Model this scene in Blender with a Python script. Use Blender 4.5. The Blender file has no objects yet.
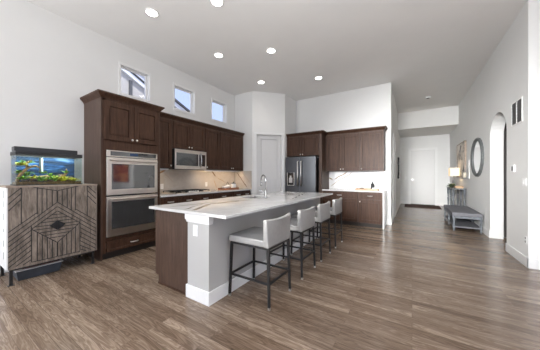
import bpy, bmesh, math, random
from mathutils import Vector, Matrix
random.seed(7)
C = bpy.context.scene
COL = C.collection
PI = math.pi

# ------------------------------------------------------------------ camera
cd = bpy.data.cameras.new('camera'); cam = bpy.data.objects.new('camera', cd); COL.objects.link(cam)
cd.sensor_width = 36.0; cd.lens = 225/540*36; cd.shift_y = 1.5/540; cd.clip_start = .05; cd.clip_end = 200
cam.location = (0, 0, 1.275); cam.rotation_euler = (PI/2, 0, math.radians(32.26))
C.camera = cam
# ------------------------------------------------------------------ colour management
C.view_settings.view_transform = 'Standard'; C.view_settings.look = 'None'
C.view_settings.gamma = 1; C.view_settings.use_curve_mapping = False
C.view_settings.exposure = 0.90
# ------------------------------------------------------------------ world
w = bpy.data.worlds.new('sky'); C.world = w; w.use_nodes = True
nt = w.node_tree; bg = nt.nodes['Background']
bg.inputs[0].default_value = (.50, .61, .95, 1); bg.inputs[1].default_value = 0.72

def area(name, loc, rot, sx, sy, power, color=(1, 1, 1)):
    l = bpy.data.lights.new(name, 'AREA'); l.shape = 'RECTANGLE'; l.size = sx; l.size_y = sy
    l.energy = power; l.color = color
    o = bpy.data.objects.new(name, l); COL.objects.link(o); o.location = loc; o.rotation_euler = rot
    return o
# daylight coming in through the glass doors behind the camera and the windows at its right
area('daylight_rear', (-1.2, -3.32, 1.75), (PI/2, 0, 0), 6.4, 2.7, 55, (.97, .985, 1.0))
area('daylight_right', (5.3, .6, 1.7), (0, PI/2, 0), 2.6, 5.0, 12, (.97, .985, 1.0))
area('fill_left', (-4.5, -1.5, 1.9), (0, -PI/2-.0, .5), 2.4, 2.6, 92, (.97, .985, 1.0))  # added fill for the right wall; the left wall has no window here
fl = area('hall_fill', (-.9, -1.6, 2.2), (PI/2-.12, 0, -.13), 1.4, 1.2, 34, (.98, .98, .97)); fl.data.spread = math.radians(38)  # added, unseen fill lamp brightening the hall and right wall
area('ceiling_fill', (.3, .3, 2.5), (PI, 0, 0), 1.2, 1.2, 75, (.98, .985, 1.0))  # added, unseen lamp aimed up for soft fill off the ceiling

sl = bpy.data.lights.new('sun', 'SUN'); sl.energy = 2.8; sl.angle = .02; sl.color = (1, .96, .90)
so = bpy.data.objects.new('sun', sl); COL.objects.link(so); so.rotation_euler = Vector((-.42, .22, -.88)).to_track_quat('-Z', 'Y').to_euler()

# ------------------------------------------------------------------ node helpers
class NG:
    def __init__(s, name):
        s.m = bpy.data.materials.new(name); s.m.use_nodes = True; s.t = s.m.node_tree
        s.b = s.t.nodes['Principled BSDF']; s.out = s.t.nodes['Material Output']
    def n(s, typ, **kw):
        x = s.t.nodes.new(typ)
        for k, v in kw.items():
            if k[0] == '_': x.inputs[k[1:].replace('_', ' ')].default_value = v
            else: setattr(x, k, v)
        return x
    def l(s, a, b): s.t.links.new(a, b)
    def math(s, op, a, b=None, c=None, clamp=False):
        x = s.t.nodes.new('ShaderNodeMath'); x.operation = op; x.use_clamp = clamp
        for i, v in enumerate((a, b, c)):
            if v is None: continue
            if isinstance(v, (int, float)): x.inputs[i].default_value = v
            else: s.l(v, x.inputs[i])
        return x.outputs[0]
    def coord(s, scale=(1, 1, 1), rot=(0, 0, 0)):
        tc = s.n('ShaderNodeTexCoord'); mp = s.n('ShaderNodeMapping')
        mp.inputs['Scale'].default_value = scale; mp.inputs['Rotation'].default_value = rot
        s.l(tc.outputs['Object'], mp.inputs[0]); return mp.outputs[0]
    def noise(s, vec, scale=5, detail=4, rough=.6, dist=0):
        x = s.n('ShaderNodeTexNoise'); s.l(vec, x.inputs['Vector'])
        x.inputs['Scale'].default_value = scale; x.inputs['Detail'].default_value = detail
        x.inputs['Roughness'].default_value = rough; x.inputs['Distortion'].default_value = dist
        return x.outputs['Fac']
    def ramp(s, fac, stops):
        x = s.n('ShaderNodeValToRGB'); e = x.color_ramp.elements
        while len(e) < len(stops): e.new(.5)
        for i, (p, c) in enumerate(stops): e[i].position = p; e[i].color = (*c, 1)
        s.l(fac, x.inputs[0]); return x.outputs[0]
    def mix(s, fac, a, b, mode='MIX'):
        x = s.n('ShaderNodeMix', data_type='RGBA', blend_type=mode)
        for i, v in ((0, fac), (6, a), (7, b)):
            if isinstance(v, (int, float)): x.inputs[i].default_value = v
            elif isinstance(v, tuple): x.inputs[i].default_value = (*v, 1)
            else: s.l(v, x.inputs[i])
        return x.outputs[2]
    def bump(s, h, strength=.2, dist=.01):
        x = s.n('ShaderNodeBump'); x.inputs['Strength'].default_value = strength; x.inputs['Distance'].default_value = dist
        s.l(h, x.inputs['Height']); s.l(x.outputs[0], s.b.inputs['Normal'])

def plain(name, col, rough=.5, metal=0, var=.06, scale=8, bump=0, spec=.5, coat=0):
    g = NG(name); b = g.b
    f = g.noise(g.coord(), scale, 3)
    a = tuple(max(0, c*(1-var)) for c in col); z = tuple(min(1, c*(1+var)) for c in col)
    g.l(g.ramp(f, [(.3, a), (.7, z)]), b.inputs['Base Color'])
    b.inputs['Roughness'].default_value = rough; b.inputs['Metallic'].default_value = metal
    b.inputs['Specular IOR Level'].default_value = spec
    b.inputs['Coat Weight'].default_value = coat
    if bump: g.bump(g.noise(g.coord(), scale*12, 2), bump, .003)
    return g.m
def wood(name, c1, c2, scale=(14, 14, 1.3), rough=.4, bump=.1, contrast=(.3, .7), spec=.5):
    g = NG(name)
    v = g.coord(scale); f = g.noise(v, 2.2, 6, .62, .6)
    v2 = g.coord((scale[0]*5, scale[1]*5, scale[2]*5)); f2 = g.noise(v2, 2.5, 3)
    h = g.math('MULTIPLY_ADD', f2, .3, g.math('MULTIPLY', f, .7))
    g.l(g.ramp(h, [(contrast[0], c1), (contrast[1], c2)]), g.b.inputs['Base Color'])
    g.b.inputs['Roughness'].default_value = rough; g.b.inputs['Specular IOR Level'].default_value = spec
    if bump: g.bump(h, bump, .002)
    return g.m
def emit(name, col, s):
    g = NG(name); g.b.inputs['Base Color'].default_value = (*col, 1)
    g.b.inputs['Emission Color'].default_value = (*col, 1); g.b.inputs['Emission Strength'].default_value = s
    return g.m
def pane(name, tint=(1, 1, 1), gloss=.08, rough=0.0):
    g = NG(name); t = g.n('ShaderNodeBsdfTransparent'); t.inputs[0].default_value = (*tint, 1)
    gl = g.n('ShaderNodeBsdfGlossy'); gl.inputs['Roughness'].default_value = rough
    mx = g.n('ShaderNodeMixShader')
    fr = g.n('ShaderNodeLayerWeight')
    g.l(g.math('MULTIPLY_ADD', g.math('POWER', fr.outputs['Facing'], 4), .5, gloss*.4, clamp=True), mx.inputs[0])
    g.l(t.outputs[0], mx.inputs[1]); g.l(gl.outputs[0], mx.inputs[2]); g.l(mx.outputs[0], g.out.inputs[0])
    return g.m
def marble(name, axes, veins, base=((.56, .555, .545), (.74, .735, .725)), soft=(.58, .57, .56), rough=.1, amp=.05, softamt=.55):
    """axes: the two object axes of the slab; veins: (a0,b0,a1,b1,width,colour)"""
    g = NG(name); tc = g.n('ShaderNodeTexCoord'); sp = g.n('ShaderNodeSeparateXYZ')
    g.l(tc.outputs['Object'], sp.inputs[0]); A = sp.outputs[axes[0]]; B = sp.outputs[axes[1]]
    n1 = g.noise(tc.outputs['Object'], 1.7, 5, .6); col = g.ramp(n1, [(.3, base[0]), (.6, base[1])])
    n2 = g.noise(tc.outputs['Object'], 2.3, 8, .62, .9)
    vv = g.math('ABSOLUTE', g.math('SUBTRACT', n2, .5))
    m = g.math('SUBTRACT', 1, g.math('DIVIDE', vv, .03), clamp=True)
    n4 = g.noise(tc.outputs['Object'], 1.1, 2); gate = g.math('MULTIPLY', g.math('SUBTRACT', n4, .46, clamp=True), 6, clamp=True)
    col = g.mix(g.math('MULTIPLY', g.math('MULTIPLY', m, gate), softamt), col, soft)
    n3 = g.math('MULTIPLY', g.math('SUBTRACT', g.noise(tc.outputs['Object'], 3.2, 4, .55), .5), amp*2)
    for (a0, b0, a1, b1, wd, c) in veins:
        L = math.hypot(a1-a0, b1-b0); ux, uy = (a1-a0)/L, (b1-b0)/L
        da = g.math('SUBTRACT', A, a0); db = g.math('SUBTRACT', B, b0)
        t = g.math('ADD', g.math('MULTIPLY', da, ux), g.math('MULTIPLY', db, uy))
        q = g.math('ADD', g.math('ADD', g.math('MULTIPLY', da, -uy), g.math('MULTIPLY', db, ux)), n3)
        mk = g.math('SUBTRACT', 1, g.math('DIVIDE', g.math('ABSOLUTE', q), wd), clamp=True)
        mk = g.math('MULTIPLY', mk, 2.0, clamp=True)
        ends = g.math('MULTIPLY', g.math('MULTIPLY', t, 12, clamp=True), g.math('MULTIPLY', g.math('SUBTRACT', L, t), 12, clamp=True))
        col = g.mix(g.math('MULTIPLY', mk, ends), col, c)
    g.l(col, g.b.inputs['Base Color']); g.b.inputs['Roughness'].default_value = rough
    return g.m

# ------------------------------------------------------------------ materials
M = {}
M['wall'] = plain('warm_grey_wall_paint', (.80, .80, .787), .75, var=.012, scale=2, bump=.03, spec=.25)
M['ceil'] = plain('ceiling_paint', (.88, .876, .862), .85, var=.012, scale=2, spec=.2)
M['white'] = plain('white_trim_paint', (.84, .84, .83), .38, var=.01)
M['door'] = plain('white_door_paint', (.70, .695, .685), .4, var=.01)
M['wood'] = wood('espresso_stained_maple', (.028, .0125, .0075), (.098, .050, .031), rough=.46, contrast=(.32, .68), spec=.22)
M['woodside'] = wood('espresso_side_veneer', (.036, .018, .0115), (.105, .062, .043), rough=.45, contrast=(.32, .68), spec=.35)
M['toe'] = plain('dark_toe_kick', (.022, .016, .013), .6)
M['steel'] = plain('stainless_steel', (.78, .725, .665), .33, 1, .04)
M['steel2'] = plain('brushed_nickel', (.80, .78, .75), .32, 1, .03)
M['chrome'] = plain('polished_chrome', (.50, .50, .51), .12, 1, .02)
M['blacksteel'] = plain('black_stainless', (.135, .14, .15), .3, .85, .05, 3)
M['blackglass'] = plain('black_oven_glass', (.012, .013, .015), .06, 0, .02, coat=.3)
M['grayglass'] = plain('grey_oven_glass', (.045, .048, .05), .08, 0, .02, coat=.3)
for k_ in ('blackglass', 'grayglass'): M[k_].node_tree.nodes['Principled BSDF'].inputs['IOR'].default_value = 2.3
M['black'] = plain('matte_black', (.014, .014, .015), .45)
M['blackmetal'] = plain('black_powder_coat', (.022, .021, .021), .42, .3)
M['grip'] = plain('dark_plastic', (.03, .03, .032), .35)
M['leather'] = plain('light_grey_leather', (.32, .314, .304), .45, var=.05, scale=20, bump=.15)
M['leathertop'] = plain('shaded_seat_leather', (.16, .16, .162), .45, var=.06, scale=20, bump=.15)  # seat top's shade is put into this darker leather colour
M['plaster'] = plain('island_grey_paint', (.50, .494, .478), .7, var=.015, scale=3, bump=.03)
M['plate'] = plain('white_plastic', (.88, .88, .87), .3, var=.01)
M['slate'] = plain('dark_gap', (.02, .02, .02), .6)
M['vent'] = plain('dark_vent_grey', (.10, .10, .10), .5)
M['ceramic'] = plain('white_ceramic', (.85, .84, .82), .2, var=.02)
M['traywood'] = wood('reddish_tray_wood', (.25, .10, .05), (.42, .20, .11), (3, 20, 20), .4)
M['lighttray'] = wood('pale_tray_wood', (.45, .27, .15), (.62, .42, .27), (3, 20, 20), .5)
M['greywood'] = wood('blue_grey_washed_wood', (.05, .056, .064), (.21, .23, .255), (10, 10, 3), .55, .2)
M['cushion'] = plain('charcoal_grey_linen', (.17, .17, .185), .9, var=.15, scale=60, bump=.4, spec=.2)
M['barn'] = wood('weathered_grey_wood', (.065, .050, .038), (.37, .305, .25), (9, 9, 1.6), .6, .25, (.34, .68))
M['barntop'] = wood('weathered_brown_top', (.22, .16, .12), (.42, .34, .28), (9, 2, 9), .6, .2)
M['whitewash'] = plain('white_painted_wood', (.80, .80, .79), .5, var=.05)
M['glass'] = pane('window_glass', (.97, .98, 1), .05)
M['tank'] = pane('tank_glass', (.93, .97, .95), .02)
M['water'] = pane('tank_water', (.82, .93, .97), .02, .02)
M['mirror'] = plain('mirror_glass', (.88, .89, .9), .03, 1, .01)
M['mirframe'] = wood('dark_grey_mirror_frame', (.05, .055, .055), (.17, .18, .18), (14, 14, 14), .5, .4)
M['green'] = plain('aquarium_leaf', (.16, .30, .02), .5, var=.35, scale=30)
M['yellow'] = plain('yellow_green_leaf', (.55, .50, .03), .5, var=.25, scale=30)
M['drift'] = plain('driftwood', (.34, .19, .075), .7, var=.5, scale=25, bump=.3)
M['rock'] = plain('aquarium_stone', (.11, .07, .045), .8, var=.5, scale=20, bump=.4)
M['gravel'] = plain('brown_gravel', (.14, .08, .03), .9, var=.6, scale=90, bump=.6)
M['siding'] = wood('grey_house_siding', (.50, .47, .43), (.58, .55, .50), (.3, .3, 6), .8, 0)
M['fascia'] = plain('white_fascia', (.85, .85, .85), .6)
M['shingle'] = plain('dark_shingles', (.07, .07, .075), .9, var=.4, scale=12)
M['rug'] = plain('dark_brown_mat', (.085, .052, .042), .95, var=.4, scale=16, bump=.5, spec=.1)
M['plantg'] = plain('dark_green_leaf', (.045, .10, .022), .5, var=.3, scale=30)
M['tan'] = wood('tan_box_wood', (.45, .28, .15), (.62, .43, .27), (9, 3, 9), .6)
M['cream'] = plain('cream_candle_wax', (.85, .74, .55), .4, var=.03)
M['darkdoor'] = wood('dark_stained_door', (.045, .04, .037), (.09, .08, .072), (14, 14, 1.5), .4)
M['blue'] = plain('dark_slate_plastic', (.045, .055, .07), .4, var=.2)
M['red'] = plain('faded_red_fabric', (.25, .09, .065), .85, var=.4, scale=30)
M['lens'] = emit('lamp_lens', (1, .96, .90), 9)
M['led'] = emit('warm_led_strip', (1, .72, .42), 2.5)
M['daylight'] = plain('deck_boards', (.40, .38, .35), .8)

g = NG('lamp_shade_linen'); g.l(g.ramp(g.noise(g.coord((1, 1, 30)), 10, 2), [(.3, (.78, .68, .54)), (.7, (.86, .77, .62))]), g.b.inputs['Base Color'])
g.b.inputs['Roughness'].default_value = .9; g.b.inputs['Emission Color'].default_value = (1, .76, .45, 1); g.b.inputs['Emission Strength'].default_value = .24
M['shade'] = g.m
g = NG('tank_backdrop'); f = g.noise(g.coord((1, 2.2, 6)), 3, 4, .6, .6)
g.l(g.ramp(f, [(.34, (.006, .012, .03)), (.47, (.012, .035, .10)), (.58, (.03, .10, .28)), (.74, (.30, .45, .70))]), g.b.inputs['Base Color'])
g.b.inputs['Roughness'].default_value = .5; M['backdrop'] = g.m
g = NG('leaning_artwork'); f = g.noise(g.coord((1, 1.6, 1.3)), 2.6, 4, .6, .5)
g.l(g.ramp(f, [(.36, (.03, .03, .035)), (.43, (.30, .29, .28)), (.50, (.66, .62, .56)), (.70, (.80, .77, .72))]), g.b.inputs['Base Color'])
g.b.inputs['Roughness'].default_value = .6; M['art'] = g.m

# hardwood floor: boards run along X
g = NG('oak_plank_floor'); tc = g.n('ShaderNodeTexCoord')
br = g.n('ShaderNodeTexBrick'); g.l(tc.outputs['Object'], br.inputs['Vector'])
br.offset = .37; br.inputs['Scale'].default_value = 1; br.inputs['Brick Width'].default_value = 1.35; br.inputs['Row Height'].default_value = .083
br.inputs['Mortar Size'].default_value = .0016; br.inputs['Mortar Smooth'].default_value = .2; br.inputs['Bias'].default_value = 0
br.inputs['Color1'].default_value = (0, 0, 0, 1); br.inputs['Color2'].default_value = (1, 1, 1, 1); br.inputs['Mortar'].default_value = (.5, .5, .5, 1)
cmb = g.n('ShaderNodeSeparateColor'); g.l(br.outputs['Color'], cmb.inputs[0]); rnd = cmb.outputs[0]
mp = g.n('ShaderNodeMapping'); mp.inputs['Scale'].default_value = (.8, 8.0, 1); g.l(tc.outputs['Object'], mp.inputs[0])
sh = g.n('ShaderNodeVectorMath', operation='ADD'); g.l(mp.outputs[0], sh.inputs[0])
cx = g.n('ShaderNodeCombineXYZ'); g.l(g.math('MULTIPLY', rnd, 37), cx.inputs[0]); g.l(g.math('MULTIPLY', rnd, 91), cx.inputs[2]); g.l(cx.outputs[0], sh.inputs[1])
f1 = g.noise(sh.outputs[0], 2.0, 3, .5, .8)
rings = g.math('SINE', g.math('MULTIPLY', f1, 70)); rings = g.math('MULTIPLY_ADD', rings, .5, .5)
mp2 = g.n('ShaderNodeMapping'); mp2.inputs['Scale'].default_value = (3, 60, 1); g.l(tc.outputs['Object'], mp2.inputs[0])
f2 = g.noise(mp2.outputs[0], 2, 4, .7)
big = g.noise(tc.outputs['Object'], .9, 3)
v = g.math('ADD', g.math('MULTIPLY_ADD', rnd, .14, .08), g.math('MULTIPLY', f1, .34))
v = g.math('ADD', v, g.math('MULTIPLY_ADD', rings, .10, .02)); v = g.math('ADD', v, g.math('MULTIPLY', f2, .24)); v = g.math('ADD', v, g.math('MULTIPLY', big, .10))
col = g.ramp(v, [(.30, (.050, .031, .020)), (.45, (.125, .084, .057)), (.57, (.205, .145, .103)), (.72, (.38, .295, .225))])
col = g.mix(g.math('MULTIPLY', br.outputs['Fac'], .6), col, (.06, .04, .03))
g.l(col, g.b.inputs['Base Color'])
g.l(g.math('MULTIPLY_ADD', f2, .10, .18), g.b.inputs['Roughness'])
g.b.inputs['Specular IOR Level'].default_value = .5
g.bump(g.math('SUBTRACT', v, br.outputs['Fac']), .12, .002)
M['floor'] = g.m

BR = (.20, .125, .065); GB = (.10, .088, .078)
M['slab'] = marble('island_marble', (0, 1), [
    (-1.96, 1.56, -2.24, 2.08, .034, (.14, .12, .11)), (-2.24, 2.03, -2.18, 2.62, .036, (.14, .12, .11)), (-2.10, 1.56, -2.42, 2.2, .016, (.3, .28, .26)), (-2.18, 2.6, -2.0, 3.2, .012, GB), (-2.45, 1.60, -2.35, 2.3, .030, (.42, .40, .38)),
    (-2.55, 1.7, -2.45, 2.7, .009, (.45, .42, .38)), (-1.6, 3.1, -2.0, 4.7, .012, (.42, .39, .35)), (-2.3, 3.9, -1.6, 4.4, .010, (.45, .42, .38)),
    (-1.75, 1.6, -1.62, 2.6, .007, (.5, .48, .45))], rough=.07)
M['splash'] = marble('shaded_backsplash_marble', (1, 2), [
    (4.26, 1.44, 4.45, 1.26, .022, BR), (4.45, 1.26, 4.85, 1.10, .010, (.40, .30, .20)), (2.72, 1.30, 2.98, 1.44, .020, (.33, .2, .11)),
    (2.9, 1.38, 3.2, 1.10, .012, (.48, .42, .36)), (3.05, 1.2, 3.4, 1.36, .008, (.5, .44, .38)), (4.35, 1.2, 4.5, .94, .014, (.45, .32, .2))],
    base=((.44, .40, .355), (.56, .52, .47)), rough=.12)  # same marble as the white run; shade and warm light put into the base
M['splash2'] = marble('shaded_return_marble', (0, 2), [(-4.5, 1.40, -4.06, .93, .014, (.16, .10, .07)), (-4.3, 1.42, -3.98, 1.08, .007, (.4, .3, .2))], base=((.44, .40, .355), (.56, .52, .47)), rough=.12)  # base carries the same painted shade and warm light
M['splash3'] = marble('white_backsplash_marble', (0, 2), [
    (-2.16, 1.27, -1.97, 1.17, .022, (.30, .20, .10)), (-1.97, 1.17, -1.56, 1.43, .020, (.30, .20, .10)), (-2.08, .98, -1.42, 1.40, .012, (.40, .29, .17)),
    (-1.5, 1.02, -.9, 1.3, .005, (.55, .53, .5))], base=((.74, .735, .725), (.84, .835, .825)), rough=.12, softamt=.35)
M['counter'] = marble('counter_marble', (0, 1), [(-4.2, 4.0, -3.95, 4.5, .01, GB)], rough=.08)

# ------------------------------------------------------------------ mesh helpers
class MB:
    def __init__(s): s.bm = bmesh.new()
    def box(s, x0, x1, y0, y1, z0, z1):
        vs = [s.bm.verts.new((x, y, z)) for x in (x0, x1) for y in (y0, y1) for z in (z0, z1)]
        for f in ((0, 1, 3, 2), (4, 6, 7, 5), (0, 4, 5, 1), (2, 3, 7, 6), (0, 2, 6, 4), (1, 5, 7, 3)):
            s.bm.faces.new([vs[i] for i in f])
        return s
    def hexa(s, pts):   # 8 points, bottom ring of four then top ring of four
        vs = [s.bm.verts.new(p) for p in pts]
        for f in ((3, 2, 1, 0), (4, 5, 6, 7), (0, 1, 5, 4), (1, 2, 6, 5), (2, 3, 7, 6), (3, 0, 4, 7)):
            s.bm.faces.new([vs[i] for i in f])
        return s
    def prism(s, poly, z0, z1, axis='z'):
        def p(a, b, c):
            return {'z': (a, b, c), 'y': (a, c, b), 'x': (c, a, b)}[axis]
        lo = [s.bm.verts.new(p(a, b, z0)) for a, b in poly]; hi = [s.bm.verts.new(p(a, b, z1)) for a, b in poly]
        n = len(poly); s.bm.faces.new(lo[::-1]); s.bm.faces.new(hi)
        for i in range(n): s.bm.faces.new((lo[i], lo[(i+1) % n], hi[(i+1) % n], hi[i]))
        return s
    def tube(s, pts, r, seg=10, closed=False):
        pts = [Vector(p) for p in pts]; n = len(pts); rs = r if isinstance(r, (list, tuple)) else [r]*n
        rings = []; up = None
        for i, p in enumerate(pts):
            if closed: d = pts[(i+1) % n]-pts[i-1]
            else: d = (pts[min(i+1, n-1)]-pts[max(i-1, 0)])
            d.normalize()
            if up is None:
                up = Vector((0, 0, 1)) if abs(d.z) < .9 else Vector((1, 0, 0))
            a = d.cross(up)
            if a.length < 1e-4: a = d.orthogonal()
            a.normalize(); b = a.cross(d).normalized(); up = b
            rings.append([s.bm.verts.new(p+(a*math.cos(t)+b*math.sin(t))*rs[i]) for t in (2*PI*k/seg for k in range(seg))])
        m = n if closed else n-1
        for i in range(m):
            A, B = rings[i], rings[(i+1) % n]
            for k in range(seg): s.bm.faces.new((A[k], A[(k+1) % seg], B[(k+1) % seg], B[k]))
        if not closed: s.bm.faces.new(rings[0][::-1]); s.bm.faces.new(rings[-1])
        return s
    def lathe(s, prof, c=(0, 0, 0), seg=20, sx=1, sy=1):
        rings = []
        for r, z in prof:
            rings.append([s.bm.verts.new((c[0]+sx*r*math.cos(2*PI*k/seg), c[1]+sy*r*math.sin(2*PI*k/seg), c[2]+z)) for k in range(seg)])
        for A, B in zip(rings, rings[1:]):
            for k in range(seg): s.bm.faces.new((A[k], A[(k+1) % seg], B[(k+1) % seg], B[k]))
        s.bm.faces.new(rings[0][::-1]); s.bm.faces.new(rings[-1]); return s
    def blob(s, c, r, sub=2, jit=.15, sq=(1, 1, 1)):
        res = bmesh.ops.create_icosphere(s.bm, subdivisions=sub, radius=1)
        for v in res['verts']:
            k = 1+random.uniform(-jit, jit)
            v.co = Vector(c)+Vector((v.co.x*r*sq[0]*k, v.co.y*r*sq[1]*k, v.co.z*r*sq[2]*k))
        return s
    def leaf(s, base, d, L, wd, droop=.3):
        d = Vector(d).normalized(); side = d.cross(Vector((0, 0, 1)))
        if side.length < .01: side = Vector((1, 0, 0))
        side.normalize(); p = Vector(base); prev = None
        for i in range(5):
            t = i/4; ww = wd*(math.sin(PI*min(1, t*.93+.07)))*.5+.0006
            q = p+d*L*t+Vector((0, 0, -droop*L*t*t))
            cur = (s.bm.verts.new(q-side*ww), s.bm.verts.new(q+Vector((0, 0, ww*.3+.001))), s.bm.verts.new(q+side*ww))
            if prev:
                s.bm.faces.new((prev[0], prev[1], cur[1], cur[0])); s.bm.faces.new((prev[1], prev[2], cur[2], cur[1]))
            prev = cur
        return s
    def build(s, name, mat, parent=None, bevel=0, seg=2, smooth=False, loc=None):
        bmesh.ops.recalc_face_normals(s.bm, faces=s.bm.faces)
        me = bpy.data.meshes.new(name); s.bm.to_mesh(me); s.bm.free()
        me.materials.append(mat)
        if smooth:
            for p in me.polygons: p.use_smooth = True
        o = bpy.data.objects.new(name, me); COL.objects.link(o)
        if loc:
            me.transform(Matrix.Translation(-Vector(loc))); o.location = loc
        if parent: o.parent = parent
        if bevel:
            b = o.modifiers.new('bevel', 'BEVEL'); b.width = bevel; b.segments = seg; b.limit_method = 'ANGLE'; b.angle_limit = math.radians(40)
            if seg > 1:
                for p in me.polygons: p.use_smooth = True
                wn = o.modifiers.new('normals', 'WEIGHTED_NORMAL'); wn.keep_sharp = False
        return o
def B(*a): return MB().box(*a)
def thing(name, label, cat, loc=(0, 0, 0), rz=0, group=None):
    o = bpy.data.objects.new(name, None); COL.objects.link(o); o.empty_display_size = .1
    o.location = loc; o.rotation_euler = (0, 0, rz); o['label'] = label; o['category'] = cat
    if group: o['group'] = group
    return o
def tag(o, label, cat, group=None):
    o['label'] = label; o['category'] = cat
    if group: o['group'] = group
    return o
def struct(o, label=None):
    o['kind'] = 'structure'
    if label: o['label'] = label
    return o
def dup(o, parent=None):
    c = o.copy(); COL.objects.link(c)
    if parent: c.parent = parent; c.matrix_parent_inverse = o.matrix_parent_inverse.copy()
    for ch in list(o.children): dup(ch, c)
    return c

# ------------------------------------------------------------------ structure
CEIL = 3.75; WX = -4.58; RX = 1.37; BY = 6.70; FY = 12.3; HX = -.467
struct(B(-4.9, 5.6, -3.7, FY+.2, -.12, 0).build('floor', M['floor']), 'brown oak plank floor running across the whole room')
struct(B(-4.9, 5.6, -3.7, FY+.2, CEIL, CEIL+.15).build('ceiling', M['ceil']), 'flat pale grey ceiling with round recessed lights')
# left wall with three square clerestory openings
wins = [(2.02, 2.63, 2.80, 3.40), (3.14, 3.765, 2.80, 3.40), (4.265, 4.905, 2.79, 3.39)]
mb = MB(); x0, x1 = WX-.16, WX
mb.box(x0, x1, -3.7, BY, 0, 2.80).box(x0, x1, -3.7, BY, 3.39, CEIL)
ys = [-3.7, 2.05, 2.60, 3.17, 3.735, 4.295, 4.875, BY]
for a, b in zip(ys[::2], ys[1::2]): mb.box(x0, x1, a, b, 2.80, 3.39)
struct(mb.build('wall_left', M['wall']), 'long grey left wall behind the ovens and tall cabinets')
for i, (a, b, z0, z1) in enumerate(wins):
    a, b, z0, z1 = a, b, 2.80, 3.39
    t = .035
    mb = MB()      # face casing plus liner of the reveal
    mb.box(WX+.0005, WX+.014, a, b, z1-t, z1+.015).box(WX+.0005, WX+.014, a, b, z0-.015, z0+t).box(WX+.0005, WX+.014, a, a+t, z0+t, z1-t).box(WX+.0005, WX+.014, b-t, b, z0+t, z1-t)
    # white liner of the reveal
    mb.box(WX-.07, WX+.0005, a+t-.004, a+t+.004, z0+.01, z1-.01).box(WX-.07, WX+.0005, b-t-.004, b-t+.004, z0+.01, z1-.01)
    mb.box(WX-.07, WX+.0005, a+t+.004, b-t-.004, z0+.002, z0+.012).box(WX-.07, WX+.0005, a+t+.004, b-t-.004, z1-.012, z1-.002)
    f = struct(mb.build('window_%d' % (i+1), M['white']), ['clerestory window above the oven cabinet showing a grey gable', 'middle clerestory window showing sky and a dark roof edge', 'clerestory window nearest the pantry showing only sky'][i])
    t2 = .03; m2 = MB()
    A, Bb = a+t, b-t; Z0, Z1 = z0+.005, z1-.005
    xs0, xs1 = WX-.12, WX-.07
    m2.box(xs0, xs1, A, Bb, Z1-.045, Z1-.005).box(xs0, xs1, A, Bb, Z0+.0, Z0+.045).box(xs0, xs1, A, A+.035, Z0+.045, Z1-.045).box(xs0, xs1, Bb-.035, Bb, Z0+.045, Z1-.045)
    m2.build('window_frame', M['white'], f)
    B(WX-.10, WX-.094, A+.03, Bb-.03, Z0+.03, Z1-.03).build('window_pane', M['glass'], f)
# pantry corner block: return wall, diagonal wall with door, side wall
PX = -3.91; DT = .693
struct(B(WX, PX, 5.24, 5.34, 0, CEIL).build('wall_pantry_return', M['wall']), 'narrow pantry return wall at the end of the left counter')
def diag(t, off=0, z=0):
    s = math.sqrt(.5); return (PX+t+off*s, 5.24+t-off*s, z)    # off>0 is out into the kitchen
RD = 1/math.sqrt(2)
dm0, dm1 = .055, .655      # door opening as t
def diagprism(t0, t1, o0, o1, z0, z1, mb=None):
    mb = mb or MB(); q = [diag(t0, o1), diag(t1, o1), diag(t1, o0), diag(t0, o0)]
    return mb.hexa([(p[0], p[1], z0) for p in q]+[(p[0], p[1], z1) for p in q])
mb = diagprism(0, .085, -.1, 0, 0, CEIL); diagprism(.615, DT, -.1, 0, 0, CEIL, mb); diagprism(.085, .615, -.1, 0, 2.50, CEIL, mb)
struct(mb.build('wall_pantry_diagonal', M['wall']), 'diagonal wall holding the tall white pantry door')
struct(B(PX+DT-.1, PX+DT, 5.24+DT, BY+.1, 0, CEIL).build('wall_pantry_side', M['wall']), 'short wall beside the refrigerator')
d = struct(diagprism(.089, .611, -.09, -.072, .01, 2.495).build('door_1', M['door']), 'tall white single panel pantry door on the diagonal wall')
mb = diagprism(.035, .085, -.02, .018, 0, 2.57); diagprism(.615, .665, -.02, .018, 0, 2.57, mb); diagprism(.085, .615, -.02, .018, 2.50, 2.57, mb)
mb.build('door_casing', M['white'], d)
mb = diagprism(.089, .165, -.072, -.048, .01, 2.495); diagprism(.535, .611, -.072, -.048, .01, 2.495, mb); diagprism(.165, .535, -.072, -.048, .01, .30, mb); diagprism(.165, .535, -.072, -.048, 2.38, 2.495, mb)
mb.build('door_stile', M['door'], d)
mb = diagprism(.195, .505, -.072, -.056, .335, 2.345)
mb.build('door_panel', M['door'], d, .003, 1)
for z in (.3, 1.25, 2.25): diagprism(.606, .618, -.05, -.016, z, z+.1).build('hinge', M['steel2'], d)
q = diag(.125, .01, 1.0); r_ = diag(.185, .01, 1.0)
MB().tube([diag(.125, -.048, 1.0), q, r_], .009, 8).build('door_handle', M['steel2'], d, smooth=True)
struct(B(PX+DT-.1, HX, BY, BY+.12, 0, CEIL).build('wall_back', M['wall']), 'back kitchen wall above the refrigerator cabinets')
# hall
struct(B(HX-.12, HX, BY+.12, FY, 0, CEIL).build('wall_hall_left', M['wall']), 'left side wall of the entry hall')
struct(B(HX-.12, 3.2, FY, FY+.12, 0, CEIL).build('wall_hall_end', M['wall']), 'end wall of the hall holding the front door')
struct(B(HX, RX, 10.15, FY, 3.10, CEIL).build('wall_header', M['wall']), 'dropped header over the entry hall')
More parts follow.
